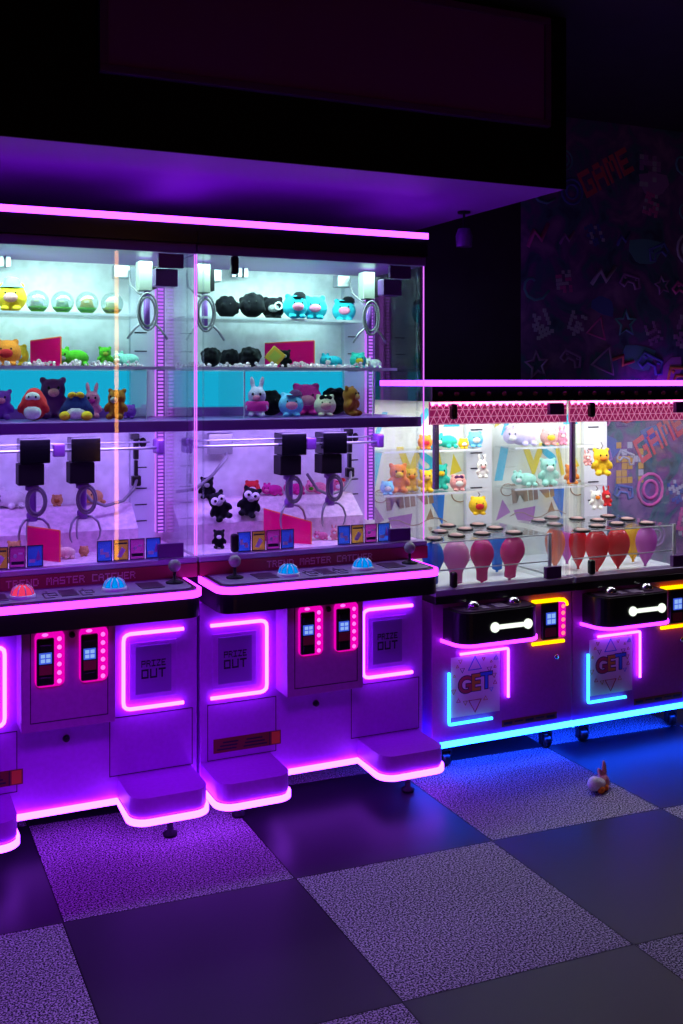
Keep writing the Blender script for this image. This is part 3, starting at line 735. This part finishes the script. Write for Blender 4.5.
    MB().tube([(.135, -.014, .505), (.378, -.014, .505), (.383, -.014, .503), (.385, -.014, .498), (.385, -.014, .285)], .0062, 8).build('pink_neon', M['led_neon'], R)
    lb = MB().box(.36, .66, -.0012, 0, .150, .180)
    for k in range(5): lb.box(.37 + k * .058, .415 + k * .058, -.002, -.0012, .158 + .006 * (k % 2), .170, 1)
    lb.build('warning_label', [M['dim_label'], M['ink']], R)
    lamp('chamber_lamp', 'AREA', (.37, .33, 1.610), 7.0, (.97, 1.0, .86), (.66, .5), parent=R)
    return R
M['board'] = pbr('printed board', (.74, .78, .70), .5, noise=.05, nscale=12)
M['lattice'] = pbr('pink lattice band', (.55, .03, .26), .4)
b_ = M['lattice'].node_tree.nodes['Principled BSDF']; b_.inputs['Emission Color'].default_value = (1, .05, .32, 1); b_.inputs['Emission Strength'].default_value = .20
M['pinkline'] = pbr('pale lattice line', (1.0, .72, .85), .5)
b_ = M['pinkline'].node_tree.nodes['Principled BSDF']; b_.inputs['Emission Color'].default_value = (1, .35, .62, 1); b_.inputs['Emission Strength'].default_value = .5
M['rosecap'] = pbr('rose pad', (.42, .24, .25), .5)
XS1, XS2 = 2.240, 2.990
H1 = [(440, 532), (456.5, 536), (482, 534), (514, 533), (448, 526), (465, 529.5), (478, 525), (495, 528.5), (434, 539)]
H2 = [(539, 521), (552, 518), (555, 525), (577, 519), (597, 526.5), (617, 524), (647, 523.5), (598, 520.5), (627.5, 519.5), (608, 516.5), (582, 531)]
small_machine(XS1, 'low balloon machine touching the tall machines, magenta and blue balloons inside', H1)
small_machine(XS2, 'low balloon machine in front of the mural, red and violet balloons inside', H2)

# ------------------------------------------------------------------ balloons
def balloon(px, Y, col, label, w=.105, h=.19, tilt=0., zt=.984):
    sock = col in ('magenta', 'blue', 'rose')
    X = xat(px, Y)
    R = thing('balloon', label, 'balloon', (X, Y, zt - h), 0, 'balloons hanging in the trays')
    prof = [(0, h)]
    for k in range(1, 15):
        t = k / 15
        if t < .38: r = math.sqrt(1 - ((.38 - t) / .38) ** 2)
        else:
            q = (t - .38) / .62
            if sock: q2 = min(1, q / .62); r = .47 + .53 * (1 - q2 * q2 * (3 - 2 * q2)) if q < .85 else max(.05, .47 * math.sqrt(1 - ((q - .85) / .151) ** 2))
            else: r = 1 - q ** 1.7
        prof.append((max(.006, r * w * .5), h * (1 - t)))
    prof += [(.005, .004), (0, .003)]
    sh = Matrix.Identity(4); sh[0][2] = tilt
    m_ = sh.copy(); m_[0][3] = -tilt * h
    MB().lathe(prof, (0, 0, 0), 22, 0, m_).build('balloon_skin', BAL[col], R)
    MB().lathe([(.002, .008), (.007, 0), (.008, -.004), (0, -.003)], (-tilt * h, 0, .002), 10).build('knot', BAL[col], R)
for a in ((433, 4.08, 'blue', 'blue balloon at the tray end next to the tall machine', .10, .205),
          (456, 4.065, 'rose', 'pale pink translucent balloon hanging beside the blue one', .125, .208),
          (482, 4.065, 'magenta', 'magenta balloon between the pale pink and the blue balloons', .11, .208),
          (497, 4.22, 'blue', 'blue balloon behind and between the two magenta balloons', .105, .195),
          (514, 4.065, 'magenta', 'magenta balloon leaning sideways near the tray post', .115, .205, .12),
          (506, 4.27, 'lilac', 'lilac balloon behind the leaning magenta balloon', .07, .195),
          (555, 4.22, 'orange', 'pale orange balloon at the start of the second tray', .10, .205),
          (567, 4.26, 'violet', 'violet balloon behind the orange balloon in the second tray', .09, .195),
          (578, 4.17, 'red', 'narrow red balloon seen beside the glass seam of the second machine', .09, .205),
          (597, 4.065, 'red', 'widest red balloon hanging behind the black glass lock', .115, .205),
          (618, 4.065, 'red', 'red balloon between the widest red one and the yellow one', .115, .20),
          (633, 4.19, 'yellow', 'yellow balloon behind the red and violet balloons', .10, .20),
          (647, 4.065, 'violet', 'glossy violet balloon alone at the end of the second tray', .105, .20, .06)):
    balloon(*a)

# ------------------------------------------------------------------ soft toys
FOOT, SHEETS = [], []
def remeshed(o, vs):
    r = o.modifiers.new('Remesh', 'REMESH'); r.mode = 'VOXEL'; r.voxel_size = vs; r.use_smooth_shade = True
    s = o.modifiers.new('Smooth', 'SMOOTH'); s.factor = .5; s.iterations = 3
def toy(px, Y, z, h, kind, col, label, rz=-.3, col2='white', acc=None, group=None, cat='soft toy', tilt=0., acc_col='pink', name='plush_toy', eyes=True, X=None):
    """h = height in metres; built facing -y around the base point"""
    R = thing(name, label, cat, (xat(px, Y) if X is None else X, Y, z), rz, group)
    R.rotation_euler = (0, tilt, rz)
    FOOT.append((R.location.x, R.location.y, z, h * {'lying': .95, 'round': .53, 'fuzzy': .60}.get(kind, .45)))
    b = MB(); P = []; s = h
    E = lambda c, r, rot=None: b.ell([v * s for v in c], [v * s for v in r], 0, rot, 14, 9)
    hc = (0, -.02, .68); hr = .30
    if kind == 'bear':
        E((0, 0, .32), (.26, .22, .30)); E(hc, (.29, .26, .27)); E((-.23, .02, .91), (.09, .06, .09)); E((.23, .02, .91), (.09, .06, .09))
        E((-.28, -.10, .38), (.10, .12, .17), (.4, .5, 0)); E((.28, -.10, .38), (.10, .12, .17), (.4, -.5, 0)); E((-.17, -.20, .10), (.12, .17, .10)); E((.17, -.20, .10), (.12, .17, .10))
        P = [('muzzle', (0, -.25, .62), (.13, .09, .10), col2)]; ey = (.11, -.255, .73)
    elif kind == 'bunny':
        E((0, 0, .24), (.22, .19, .24)); E((0, -.02, .53), (.23, .21, .21)); E((-.11, .02, .84), (.065, .05, .19), (0, -.15, 0)); E((.11, .02, .84), (.065, .05, .19), (0, .2, 0))
        E((-.20, -.10, .28), (.07, .09, .13), (.4, .5, 0)); E((.20, -.10, .28), (.07, .09, .13), (.4, -.5, 0)); E((-.13, -.17, .07), (.09, .13, .07)); E((.13, -.17, .07), (.09, .13, .07))
        P = [('muzzle', (0, -.20, .48), (.10, .07, .07), col2)]; ey = (.09, -.205, .57)
    elif kind == 'round':       # wide ball with a face patch and small feet
        E((0, 0, .48), (.50, .44, .47)); E((-.20, -.30, .09), (.16, .16, .08)); E((.20, -.30, .09), (.16, .16, .08)); E((-.30, 0, .88), (.12, .07, .12)); E((.30, 0, .88), (.12, .07, .12))
        P = [('muzzle', (0, -.37, .46), (.24, .10, .17), col2)]; ey = (.17, -.40, .62)
    elif kind == 'hood':        # egg shaped toy with a hood around a pale face
        E((0, 0, .46), (.40, .36, .46)); E((0, .02, .72), (.28, .26, .28)); E((-.36, -.12, .40), (.10, .12, .18), (.3, .4, 0)); E((.36, -.12, .40), (.10, .12, .18), (.3, -.4, 0))
        P = [('face_patch', (0, -.24, .70), (.22, .09, .17), col2), ('belly', (0, -.28, .26), (.26, .12, .22), col2)]; ey = (.10, -.315, .72)
    elif kind == 'penguin':     # low dome, pale belly, two big feet
        E((0, 0, .42), (.50, .42, .42)); E((0, -.02, .70), (.36, .33, .28)); E((-.48, -.05, .34), (.10, .14, .22), (0, .3, 0)); E((.48, -.05, .34), (.10, .14, .22), (0, -.3, 0))
        P = [('belly', (0, -.22, .28), (.34, .23, .26), col2), ('foot', (-.36, -.32, .16), (.20, .20, .16), acc_col), ('foot', (.36, -.32, .16), (.20, .20, .16), acc_col)]; ey = (.14, -.33, .74)
    elif kind == 'lying':       # soft animal lying along its length
        E((.05, 0, .42), (.62, .40, .40)); E((-.55, -.06, .48), (.40, .38, .38)); E((-.70, .02, .88), (.12, .08, .12)); E((-.36, .02, .88), (.12, .08, .12)); E((.50, -.28, .12), (.16, .16, .12)); E((.05, -.36, .12), (.16, .16, .12))
        P = [('muzzle', (-.58, -.40, .40), (.18, .10, .13), col2)]; ey = (.0, 0, 0); eyes = False
        for dx in (-.15, .13): P.append(('bead_eye', (-.58 + dx, -.40, .60), (.045, .03, .055), None))
    elif kind == 'fuzzy':       # shaggy ball
        E((0, 0, .50), (.50, .44, .48))
        for k in range(26):
            a = random.uniform(0, 2 * PI); t = random.uniform(-.4, 1.2)
            E((.45 * math.cos(a) * math.cos(t), .40 * math.sin(a) * math.cos(t), .5 + .42 * math.sin(t)), (.13, .13, .13))
        ey = (.14, -.44, .62)
    else: ey = (.1, -.3, .6)
    bo = b.build('plush_body', PL[col], R); remeshed(bo, s * .040)
    for nm, c, r, cc in P:
        MB().ell([v * s for v in c], [v * s for v in r], u=14, v=9).build(nm, PL[cc] if cc else M['eye_b'], R)
    if eyes:
        big = acc in ('bigeye',)
        for sx in (-1, 1):
            if big:
                e = MB().ell((sx * ey[0] * s * 1.1, ey[1] * s - .002, ey[2] * s), (.13 * s, .05 * s, .13 * s)).build('felt_eye', M['eye_w'], R)
                MB().ell((sx * ey[0] * s * 1.0, ey[1] * s - .045 * s - .002, ey[2] * s), (.05 * s, .03 * s, .05 * s), u=10, v=6).build('pupil', M['eye_b'], e)
            else: MB().ell((sx * ey[0] * s, ey[1] * s, ey[2] * s), (.032 * s, .025 * s, .04 * s), u=10, v=6).build('bead_eye', M['eye_b'], R)
    ac = PL.get(acc_col)
    top = {'bear': .93, 'bunny': .72, 'round': .92, 'hood': .98, 'penguin': .95, 'lying': .85, 'fuzzy': .96}.get(kind, .9)
    if acc == 'hat':
        MB().lathe([(.40 * s, (top - .10) * s), (.30 * s, (top + .02) * s), (.24 * s, (top + .20) * s), (.14 * s, (top + .26) * s), (0, (top + .27) * s)], (0, 0, 0), 20).build('sun_hat', ac, R)
    if acc == 'cap':
        MB().lathe([(.27 * s, (top - .10) * s), (.25 * s, (top + .04) * s), (.14 * s, (top + .14) * s), (0, (top + .16) * s)], (.02, 0, 0), 18).box(-.2 * s, .2 * s, -.42 * s, -.2 * s, (top - .10) * s, (top - .06) * s, bev=.01 * s).build('cap', ac, R)
    if acc == 'bow':
        q = MB()
        for sx in (-1, 1): q.ell((sx * .15 * s, -.28 * s, top * s * .92), (.14 * s, .06 * s, .10 * s), 0, (0, sx * .4, 0), 12, 8)
        q.ell((0, -.31 * s, top * s * .92), .06 * s, u=10, v=6); q.build('bow', ac, R)
    if acc == 'belt':
        MB().lathe([(.25 * s, .16 * s), (.285 * s, .22 * s), (.285 * s, .36 * s), (.25 * s, .40 * s)], (0, 0, 0), 20).build('skirt', ac, R)
    if acc == 'ring':
        MB().tube([(.2 * s + .15 * s * math.cos(k * PI / 8), -.47 * s, .55 * s + .15 * s * math.sin(k * PI / 8)) for k in range(16)], .035 * s, 7, 0, True).build('ring', M['eye_w'], R)
    if acc == 'lips':
        MB().ell((0, -.44 * s, .40 * s), (.20 * s, .06 * s, .05 * s)).build('felt_mouth', PL['pink'], R)
    if acc == 'loop':
        MB().tube([(0, 0, top * s), (.01, 0, (top + .12) * s), (0, 0, (top + .25) * s)], .0025, 6).build('hanging_loop', M['cable'], R)
    return R
def capsule(px, Y, z, d, inner, label, group):
    R = thing('capsule_ball', label, 'capsule toy', (xat(px, Y), Y, z), -.3, group); r = d / 2
    MB().ell((0, 0, r), r, u=24, v=16).build('clear_shell', M['capsule'], R)
    MB().ell((0, -.004, r * .95), (r * .52, r * .5, r * .55)).ell((-r * .4, 0, r * .7), r * .2).ell((r * .4, 0, r * .7), r * .2).build('toy_inside', PL[inner], R)
    MB().lathe([(0, .003), (r * .5, .10 * r), (r * .80, .42 * r), (r * .84, .55 * r), (0, .55 * r)], (0, 0, 0), 20).build('capsule_base', PL['green'] if inner != 'cream' else PL['olive2'], R)
    MB().box(-r * .22, r * .22, -r * .62, -r * .48, r * .95, r * 1.15, bev=.002).build('printed_face', PL['cream'], R)
PL['olive2'] = plushmat('olive plush', (.35, .38, .05))
TS_, MS, LS, LED_, FL = 1.9745, 1.7605, 1.5485, 1.1855, 1.0105   # shelf heights
G = lambda a: a
g1, g2 = 'toys on the top clear shelf', 'toys on the pebble shelf'
g3, g4 = 'toys on the purple shelf', 'toys on the lower ledge'
g5 = 'toys on the balloon machine shelves'
# --- first machine, top shelf
toy(12, 4.22, TS_, .115, 'round', 'yellow', 'yellow plush with a wide pale blue sun hat on the top clear shelf', -.25, 'rose', 'hat', g1, acc_col='sky')
for px, inner, d, lab in ((37.5, 'lavender', .090, 'clear capsule toy next to the sun hat plush'), (62.5, 'grey', .090, 'clear capsule toy, second along from the sun hat plush'),
                          (87, 'tan', .092, 'clear capsule toy, third along from the sun hat plush'), (112, 'cream', .092, 'clear capsule toy crossed by the amber reflection, nearest the parked claw')):
    capsule(px, 4.25, TS_, d, inner, lab, 'capsule toys on the top shelf')
# --- first machine, pebble shelf
toy(7, 4.22, MS, .110, 'round', 'orange', 'orange red plush ball at the frame edge on the pebble shelf', -.2, 'red', None, g2)
toy(17, 4.37, MS, .095, 'round', 'yellow', 'yellow plush ball tucked behind the orange red plush ball', -.2, 'sky', None, g2)
toy(75, 4.26, MS, .085, 'lying', 'green', 'green plush lying just past the pink sheet among pebbles', -.2, 'grey', None, g2)
toy(105, 4.28, MS, .088, 'bear', 'green', 'green plush sitting upright on pebbles under the clear capsules', -.1, 'olive2', None, g2)
toy(128, 4.28, MS, .070, 'lying', 'mint', 'pale mint plush lying at the end of the pebble shelf', -.4, 'white', None, g2)
# --- first machine, purple shelf
toy(2, 4.30, LS, .125, 'bear', 'purple', 'purple pink plush cut by the frame edge on the purple shelf', -.2, 'pink', None, g3)
toy(34, 4.17, LS, .130, 'hood', 'red', 'red hooded round plush with a white face and belly', -.3, 'white', None, g3)
toy(53, 4.35, LS, .175, 'bear', 'plum', 'dark plum plush standing tall behind the red hooded plush', -.1, 'rose', None, g3)
toy(77, 4.17, LS, .115, 'penguin', 'navy', 'navy plush with pink bow, white belly and big yellow feet', -.3, 'white', 'bow', g3, acc_col='yellow')
toy(92, 4.36, LS, .150, 'bunny', 'pink', 'pink purple plush peeking behind the navy plush', -.2, 'magenta', None, g3)
toy(117, 4.17, LS, .128, 'bear', 'brown', 'brown bear plush with grey muzzle on the amber reflection line', -.6, 'grey', None, g3)
toy(129, 4.25, LS, .062, 'round', 'purple', 'violet plush hiding behind the brown bear near the divider', -.3, 'purple', None, g3)
# --- first machine, below
toy(11, 4.40, LED_, .090, 'lying', 'white', 'white and black spotted plush lying on the ledge behind the claw', -.2, 'black', None, g4)
toy(93, 4.40, LED_, .075, 'lying', 'tan', 'tan plush lying on the ledge behind the cable', .5, 'tan', None, g4)
toy(57, 4.40, LED_, .050, 'round', 'tan', 'small tan plush ball on the ledge between the two claws', -.2, 'brown', None, g4, name='plush_ball')
toy(14, 4.13, FL, .085, 'bear', 'tan', 'small tan plush on the chamber floor beside the pink sheet', -.2, 'brown', None, g4)
toy(66, 4.13, FL, .055, 'lying', 'cream', 'cream plush lying on the floor against the pink sheet', -.2, 'tan', None, g4)
toy(84, 4.16, FL, .042, 'round', 'tan', 'tiny tan plush ball on the floor next to the cards', -.2, 'tan', None, g4, name='plush_ball')
# --- second machine, top shelf
toy(227, 4.31, TS_, .100, 'fuzzy', 'black', 'shaggy black plush nearest the parked claw on the top shelf', -.3, 'grey', None, g1)
toy(252, 4.24, TS_, .112, 'fuzzy', 'black', 'shaggy black plush in the middle of the black row', -.3, 'grey', None, g1)
toy(273, 4.29, TS_, .105, 'round', 'black', 'black plush with a white ring in front of its face', -.3, 'grey', 'ring', g1)
toy(295, 4.20, TS_, .112, 'round', 'turquoise', 'turquoise plush with tilted black cap next to the black row', -.05, 'pink', 'cap', g1, acc_col='black')
toy(315, 4.24, TS_, .112, 'round', 'turquoise', 'turquoise bareheaded plush in the middle of the turquoise row', -.4, 'pink', None, g1)
toy(344, 4.34, TS_, .112, 'round', 'turquoise', 'turquoise plush with black cap at the end of the top shelf', -.4, 'pink', 'cap', g1, acc_col='black')
# --- pebble shelf
toy(211, 4.20, MS, .085, 'fuzzy', 'black', 'black plush beside the seam on the pebble shelf', -.3, 'grey', None, g2)
toy(230, 4.32, MS, .085, 'fuzzy', 'black', 'shaggy black plush lying in the pebbles under the shaggy row', -.3, 'grey', None, g2)
toy(250, 4.21, MS, .092, 'fuzzy', 'black', 'shaggy black plush beside the yellow packet on pebbles', -.3, 'grey', None, g2)
toy(285, 4.255, MS, .085, 'bear', 'black', 'black plush leaning on the pink sheet behind the yellow packet', -.5, 'grey', None, g2)
toy(333, 4.28, MS, .072, 'lying', 'turquoise', 'turquoise plush lying on pebbles just past the pink sheet', .1, 'white', None, g2)
toy(358, 4.28, MS, .078, 'round', 'teal', 'teal green plush with yellow face on the pebbles', -.2, 'yellow', None, g2)
toy(374, 4.30, MS, .055, 'lying', 'white', 'white plush lying at the pebble shelf end', -.4, 'cream', None, g2)
FOOT.append((xat(275, 4.20), 4.20, MS, .045))
p = thing('gift_packet', 'yellow diamond packet standing in the pebbles before the black plush', 'packet', (xat(275, 4.20), 4.20, MS), -.3)
q = MB().box(-.034, .034, -.006, .006, -.034, .034, 0, .003, Matrix.Translation((0, 0, .050)) @ Matrix.Rotation(.7, 4, 'Y')).build('packet_wrap', PR['gold'], p)
MB().box(-.020, .020, -.0075, -.006, -.020, .020, 0, 0, Matrix.Translation((0, 0, .050)) @ Matrix.Rotation(.7, 4, 'Y')).build('packet_print', PR['olive'], p)
# --- purple shelf
toy(257, 4.17, LS, .175, 'bunny', 'lavender', 'tall lavender rabbit plush in a magenta skirt beside the divider', -.4, 'pink', 'belt', g3, acc_col='magenta')
toy(271, 4.30, LS, .115, 'fuzzy', 'black', 'round black plush behind the tall lavender rabbit', -.3, 'black', None, g3)
toy(291, 4.17, LS, .110, 'round', 'sky', 'blue round plush with dark cap and pink face', -.3, 'pink', 'cap', g3, acc_col='plum')
toy(306, 4.34, LS, .150, 'round', 'magenta', 'magenta plush ball behind the blue capped plush', -.3, 'pink', None, g3)
toy(325, 4.17, LS, .100, 'round', 'cream', 'cream pink round plush with dark ears on the purple shelf', -.3, 'rose', 'bow', g3, acc_col='black')
toy(335, 4.355, LS, .125, 'fuzzy', 'black', 'black shaggy plush behind the cream plush', -.3, 'black', None, g3)
toy(350, 4.17, LS, .138, 'bear', 'brown', 'brown orange bear plush standing sideways at the shelf end', .7, 'tan', None, g3)
# --- ledge and floor
toy(224, 4.235, 1.112, .130, 'bear', 'black', 'black plush with large white eyes slumped on the sloping ledge', -.1, 'grey', 'bigeye', g4, tilt=-.35)
toy(246, 4.27, 1.115, .135, 'bear', 'black', 'black plush with white eyes leaning towards the red plush', -.3, 'grey', 'bigeye', g4, tilt=.25)
toy(207, 4.385, 1.187, 0.100, 'bear', 'black', 'small black plush nearest the seam on top of the ledge', -.3, 'grey', None, g4)
toy(252, 4.40, LED_, .076, 'round', 'red', 'red plush with white face patch on the ledge', -.3, 'white', None, g4)
toy(274, 4.40, LED_, .060, 'lying', 'magenta', 'magenta plush lying right beside the red plush on the ledge', -.3, 'pink', None, g4)
toy(296, 4.40, LED_, .062, 'lying', 'magenta', 'magenta plush lying directly behind the first claw on the ledge', -.3, 'pink', None, g4)
toy(318, 4.395, LED_, .064, 'lying', 'pink', 'pink plush with green muzzle lying between the two claws on the ledge', -.2, 'green', None, g4)
toy(338, 4.41, LED_, .062, 'round', 'pink', 'pink plush at the ledge end wearing a red cap', -.3, 'white', 'cap', g4, acc_col='red')
toy(219, 4.12, FL, .080, 'bear', 'black', 'black plush sitting on the floor beside the cards', -.3, 'white', None, g4)
toy(322, 4.16, FL, .040, 'lying', 'pink', 'pink and white plush lying flat by the pink sheet end', -.3, 'white', None, g4)
toy(334, 4.13, FL, .068, 'bunny', 'rose', 'rose plush poking up next to the second set of cards', -.3, 'white', None, g4)

# fluorescent pink dividers
def sheet(pts, th, label, loc, rz):
    R = thing('acrylic_sheet', label, 'acrylic sheet', loc, rz, 'fluorescent pink acrylic sheets')
    MB().prism(pts, 0, th, 0, FRONT).build('sheet_panel', M['pinkacryl'], R)
    xr = max(p[0] for p in pts); rt = sorted([p for p in pts if abs(p[0] - xr) < 1e-6], key=lambda p: p[1])
    tl = sorted([p for p in pts if abs(p[0]) < 1e-6], key=lambda p: p[1])
    MB().box(xr, xr + .004, -th, 0, rt[0][1], rt[-1][1]).tube([(0, -th / 2, tl[-1][1]), (xr, -th / 2, rt[-1][1])], .003, 6).build('sheet_edge', M['pinkedge'], R)
def sheet_px(pa, pb, Ya, Yb, z, zl, zr, label):
    A = Vector((xat(pa, Ya), Ya)); B = Vector((xat(pb, Yb), Yb)); d = B - A; L = d.length; SHEETS.append((A, d.normalized(), L))
    sheet([(0, 0), (L, 0), (L, zr), (0, zl)], .004, label, (A.x, A.y, z), math.atan2(d.y, d.x))
sheet_px(31, 61, 4.34, 4.20, MS, .105, .118, 'pink acrylic sheet standing in pebbles beside the yellow ball')
sheet_px(28, 60, 4.20, 4.06, FL, .125, .120, 'slanted pink acrylic sheet on the chamber floor under the red button')
sheet_px(265, 314, 4.36, 4.22, MS, .112, .122, 'pink acrylic sheet standing behind the black plush and yellow packet')
sheet_px(264, 311, 4.23, 4.06, FL, .140, .095, 'slanted pink acrylic sheet on the floor below the paired claws')

# crystal pebbles lying loose around those toys
for x0, wd, lab in ((X1, .83, 'pink crystal pebbles strewn along the shelf under the clear capsule toys'), (X2, .83, 'pink crystal pebbles strewn along the shelf under the black and turquoise toys')):
    bd = MB(); k = 0
    foot = [f for f in FOOT if abs(f[2] - MS) < .01]
    while k < 420:
        x = random.uniform(.03, wd); y = random.uniform(.175, GB - .03); r = random.uniform(.005, .010); X = x0 + x; Y = Y0 + y
        k += 1
        if any(math.hypot(X - f[0], Y - f[1]) < f[3] + r for f in foot): continue
        if any(abs((X - a.x) * -d.y + (Y - a.y) * d.x) < .018 and -.02 < (X - a.x) * d.x + (Y - a.y) * d.y < L + .02 for a, d, L in SHEETS): continue
        t = bmesh.new(); bmesh.ops.create_icosphere(t, subdivisions=1, radius=r)
        bd.take(t, Matrix.Translation((x, y, r * 1.02 + (random.random() < .25) * r * 1.2)) @ Matrix.Rotation(random.random() * 3, 4, 'X'), 0, False)
    o = bd.build('crystal_pebbles', M['bead'], None, (x0, Y0, MS)); o['kind'] = 'stuff'; tag(o, lab, 'crystal pebbles', 'loose crystal pebbles')

# --- balloon machine toys
Z1, Z2 = 1.1555, 1.3655
toy(398, 4.50, Z1, .150, 'bear', 'orange', 'orange plush seen through the tall machine side glass', -.3, 'yellow', None, g5)
toy(411, 4.55, Z1, .120, 'bear', 'yellow', 'yellow plush behind the orange one through side glass', -.3, 'orange', None, g5)
toy(387, 4.455, Z1, .070, 'round', 'sky', 'small pale blue plush beside the orange one', -.3, 'white', None, g5)
toy(426, 4.48, Z1, .115, 'bear', 'yellow', 'yellow plush standing between the orange and teal ones', -.3, 'tan', None, g5)
toy(440, 4.56, Z1, .135, 'bear', 'teal', 'teal plush with yellow muzzle on the lower shelf', -.3, 'yellow', None, g5)
toy(458, 4.47, Z1, .085, 'round', 'rose', 'pale rose round plush with dark bow on the lower shelf', -.3, 'white', 'bow', g5, acc_col='plum')
toy(447, 4.54, Z2, .080, 'lying', 'teal', 'teal plush lying on the upper shelf', -.3, 'white', None, g5)
toy(425, 4.49, Z2, .075, 'round', 'orange', 'orange red plush on the upper shelf beside the teal one', -.3, 'red', None, g5)
toy(463.5, 4.455, Z2, .055, 'round', 'yellow', 'yellow plush ball on the upper shelf', -.3, 'white', None, g5)
toy(475, 4.53, Z2, .085, 'round', 'sky', 'sky blue plush ball at the end of the upper shelf', -.3, 'white', None, g5)
def hang(px, Y, ztop, h, kind, col, label, col2='white'):
    toy(px, Y, ztop - h * 1.18, h, kind, col, label, -.3, col2, 'loop', 'toys hung from the shelf edges')
hang(482, 4.405, 1.362, .120, 'bunny', 'white', 'white rabbit plush hung below the upper shelf edge', 'rose')
hang(478, 4.405, 1.152, .095, 'round', 'yellow', 'yellow plush hung below the lower shelf edge', 'red')
toy(548, 4.50, Z1, .150, 'bear', 'mint', 'mint green bear plush sitting in front of the printed letters', -.3, 'white', None, g5)
toy(526, 4.52, Z1, .085, 'lying', 'mint', 'mint plush lying beside the mint bear', -.3, 'white', None, g5)
toy(522, 4.52, Z2, .110, 'lying', 'lavender', 'pale lavender plush lying on the second machine upper shelf', -.3, 'white', None, g5)
toy(549, 4.50, Z2, .095, 'round', 'rose', 'peach plush ball on the second machine upper shelf', -.3, 'yellow', None, g5)
toy(571, 4.50, Z1, .110, 'bear', 'orange', 'orange plush near the glass seam on the lower shelf', -.3, 'rose', None, g5)
toy(562, 4.50, Z2, .105, 'bunny', 'pink', 'pink rabbit plush near the seam on the upper shelf', -.3, 'white', None, g5)
hang(587, 4.405, 1.362, .085, 'bunny', 'rose', 'rose plush hung beside the hanging yellow plush', 'white')
hang(601, 4.405, 1.362 + .02, .150, 'bear', 'yellow', 'yellow plush hung before the white column, below the band', 'orange')
hang(596, 4.405, 1.152, .105, 'bear', 'white', 'white plush hung low before the white column', 'orange')
hang(606, 4.405, 1.152 + .02, .110, 'bunny', 'red', 'red plush hung low beside the white one', 'cream')

# --- small toy dropped on the floor
T = thing('dropped_toy', 'tiny white and pink plush lying dropped on the chequered floor', 'soft toy', (xat(596, 3.62), 3.36, 0), .3)
dpt = 1.7 * F / (790 - HY); T.location = (ray(597)[0] * dpt, ray(597)[1] * dpt, 0)
b = MB().ell((0, 0, .026), (.045, .034, .026)).ell((-.030, -.008, .036), (.032, .028, .030)); b = b.build('plush_body', PL['white'], T); remeshed(b, .004)
b = MB().ell((.042, -.005, .028), (.026, .024, .027)).ell((.052, .0, .072), (.012, .009, .042), 0, (0, -.12, 0)).ell((.032, .008, .060), (.010, .009, .028), 0, (0, -.4, 0)).build('plush_ears', PL['rose'], T); remeshed(b, .003)
MB().ell((-.016, -.033, .013), (.022, .011, .013)).ell((.022, -.030, .013), (.016, .011, .012)).build('plush_paw', PL['orange'], T)

# --- amber light column behind the camera, mirrored in the tall machine's glass
Ya = -1.0; dd = ray(117); gx = dd[0] / dd[1] * (Y0 + .04); Xa = gx + dd[0] / dd[1] * (Y0 + .04 - Ya)
C_ = thing('light_column', 'amber light tube on a dark post, mirrored as the amber line in the glass', 'light column', (Xa, Ya, 0))
MB().lathe([(0, 0), (.16, 0), (.16, .02), (.05, .03), (.05, .08), (0, .08)], (0, 0, 0), 24).build('column_base', M['blackmatt'], C_)
MB().box(-.03, .03, -.09, -.03, .06, 3.0, bev=.004).build('column_post', M['blackmatt'], C_)
MB().tube([(0, -.012, .12), (0, -.012, 2.95)], .017, 10).build('amber_tube', M['yellow_col'], C_)

# ------------------------------------------------------------------ light
lamp('ambient_light', 'AREA', (4.3, -.3, 3.15), 6.0, (.85, .78, 1.0), (1.4, 1.0), (0, 0, 0), spread=1.7)
lamp('ambient_light', 'AREA', (.3, .8, 3.05), 16, (.36, .01, 1.0), (1.2, .8), (.72, 0, 0), spread=1.2)  # added violet fill aimed at the machine fronts, no ceiling fixture
w = bpy.data.worlds.new('World'); SC.world = w; w.use_nodes = True
w.node_tree.nodes['Background'].inputs[0].default_value = (.25, .06, .5, 1); w.node_tree.nodes['Background'].inputs[1].default_value = .004

lamp('mural_fill', 'AREA', (4.15, 4.10, 1.62), 9, (.92, .80, 1.0), (.5, .2), (.12, 0, 0))  # added fill brightening the mural from beyond the frame, no fixture
lamp('mural_glow_fill', 'AREA', (4.22, 4.72, 1.655), .22, (.42, .0, 1.0), (.45, .03), (PI - .5, 0, 0))  # added violet fill for the glow on the mural, no fixture
# ------------------------------------------------------------------ camera
cd = bpy.data.cameras.new('Camera'); cam = bpy.data.objects.new('Camera', cd); COL.objects.link(cam)
cam.location = (0, 0, CAMZ); cam.rotation_euler = (PI / 2, 0, -YAW)
cd.sensor_fit = 'HORIZONTAL'; cd.sensor_width = 36; cd.lens = F / 683 * 36
cd.shift_x = 0; cd.shift_y = -(512 - HY) / 683; cd.clip_start = .05
SC.camera = cam
SC.view_settings.view_transform = 'Standard'; SC.view_settings.look = 'None'
SC.view_settings.gamma = 1; SC.view_settings.exposure = 0; SC.view_settings.use_curve_mapping = False
SC.cycles.use_denoising = True
SC.cycles.max_bounces = 10; SC.cycles.transparent_max_bounces = 40; SC.cycles.sample_clamp_indirect = 4
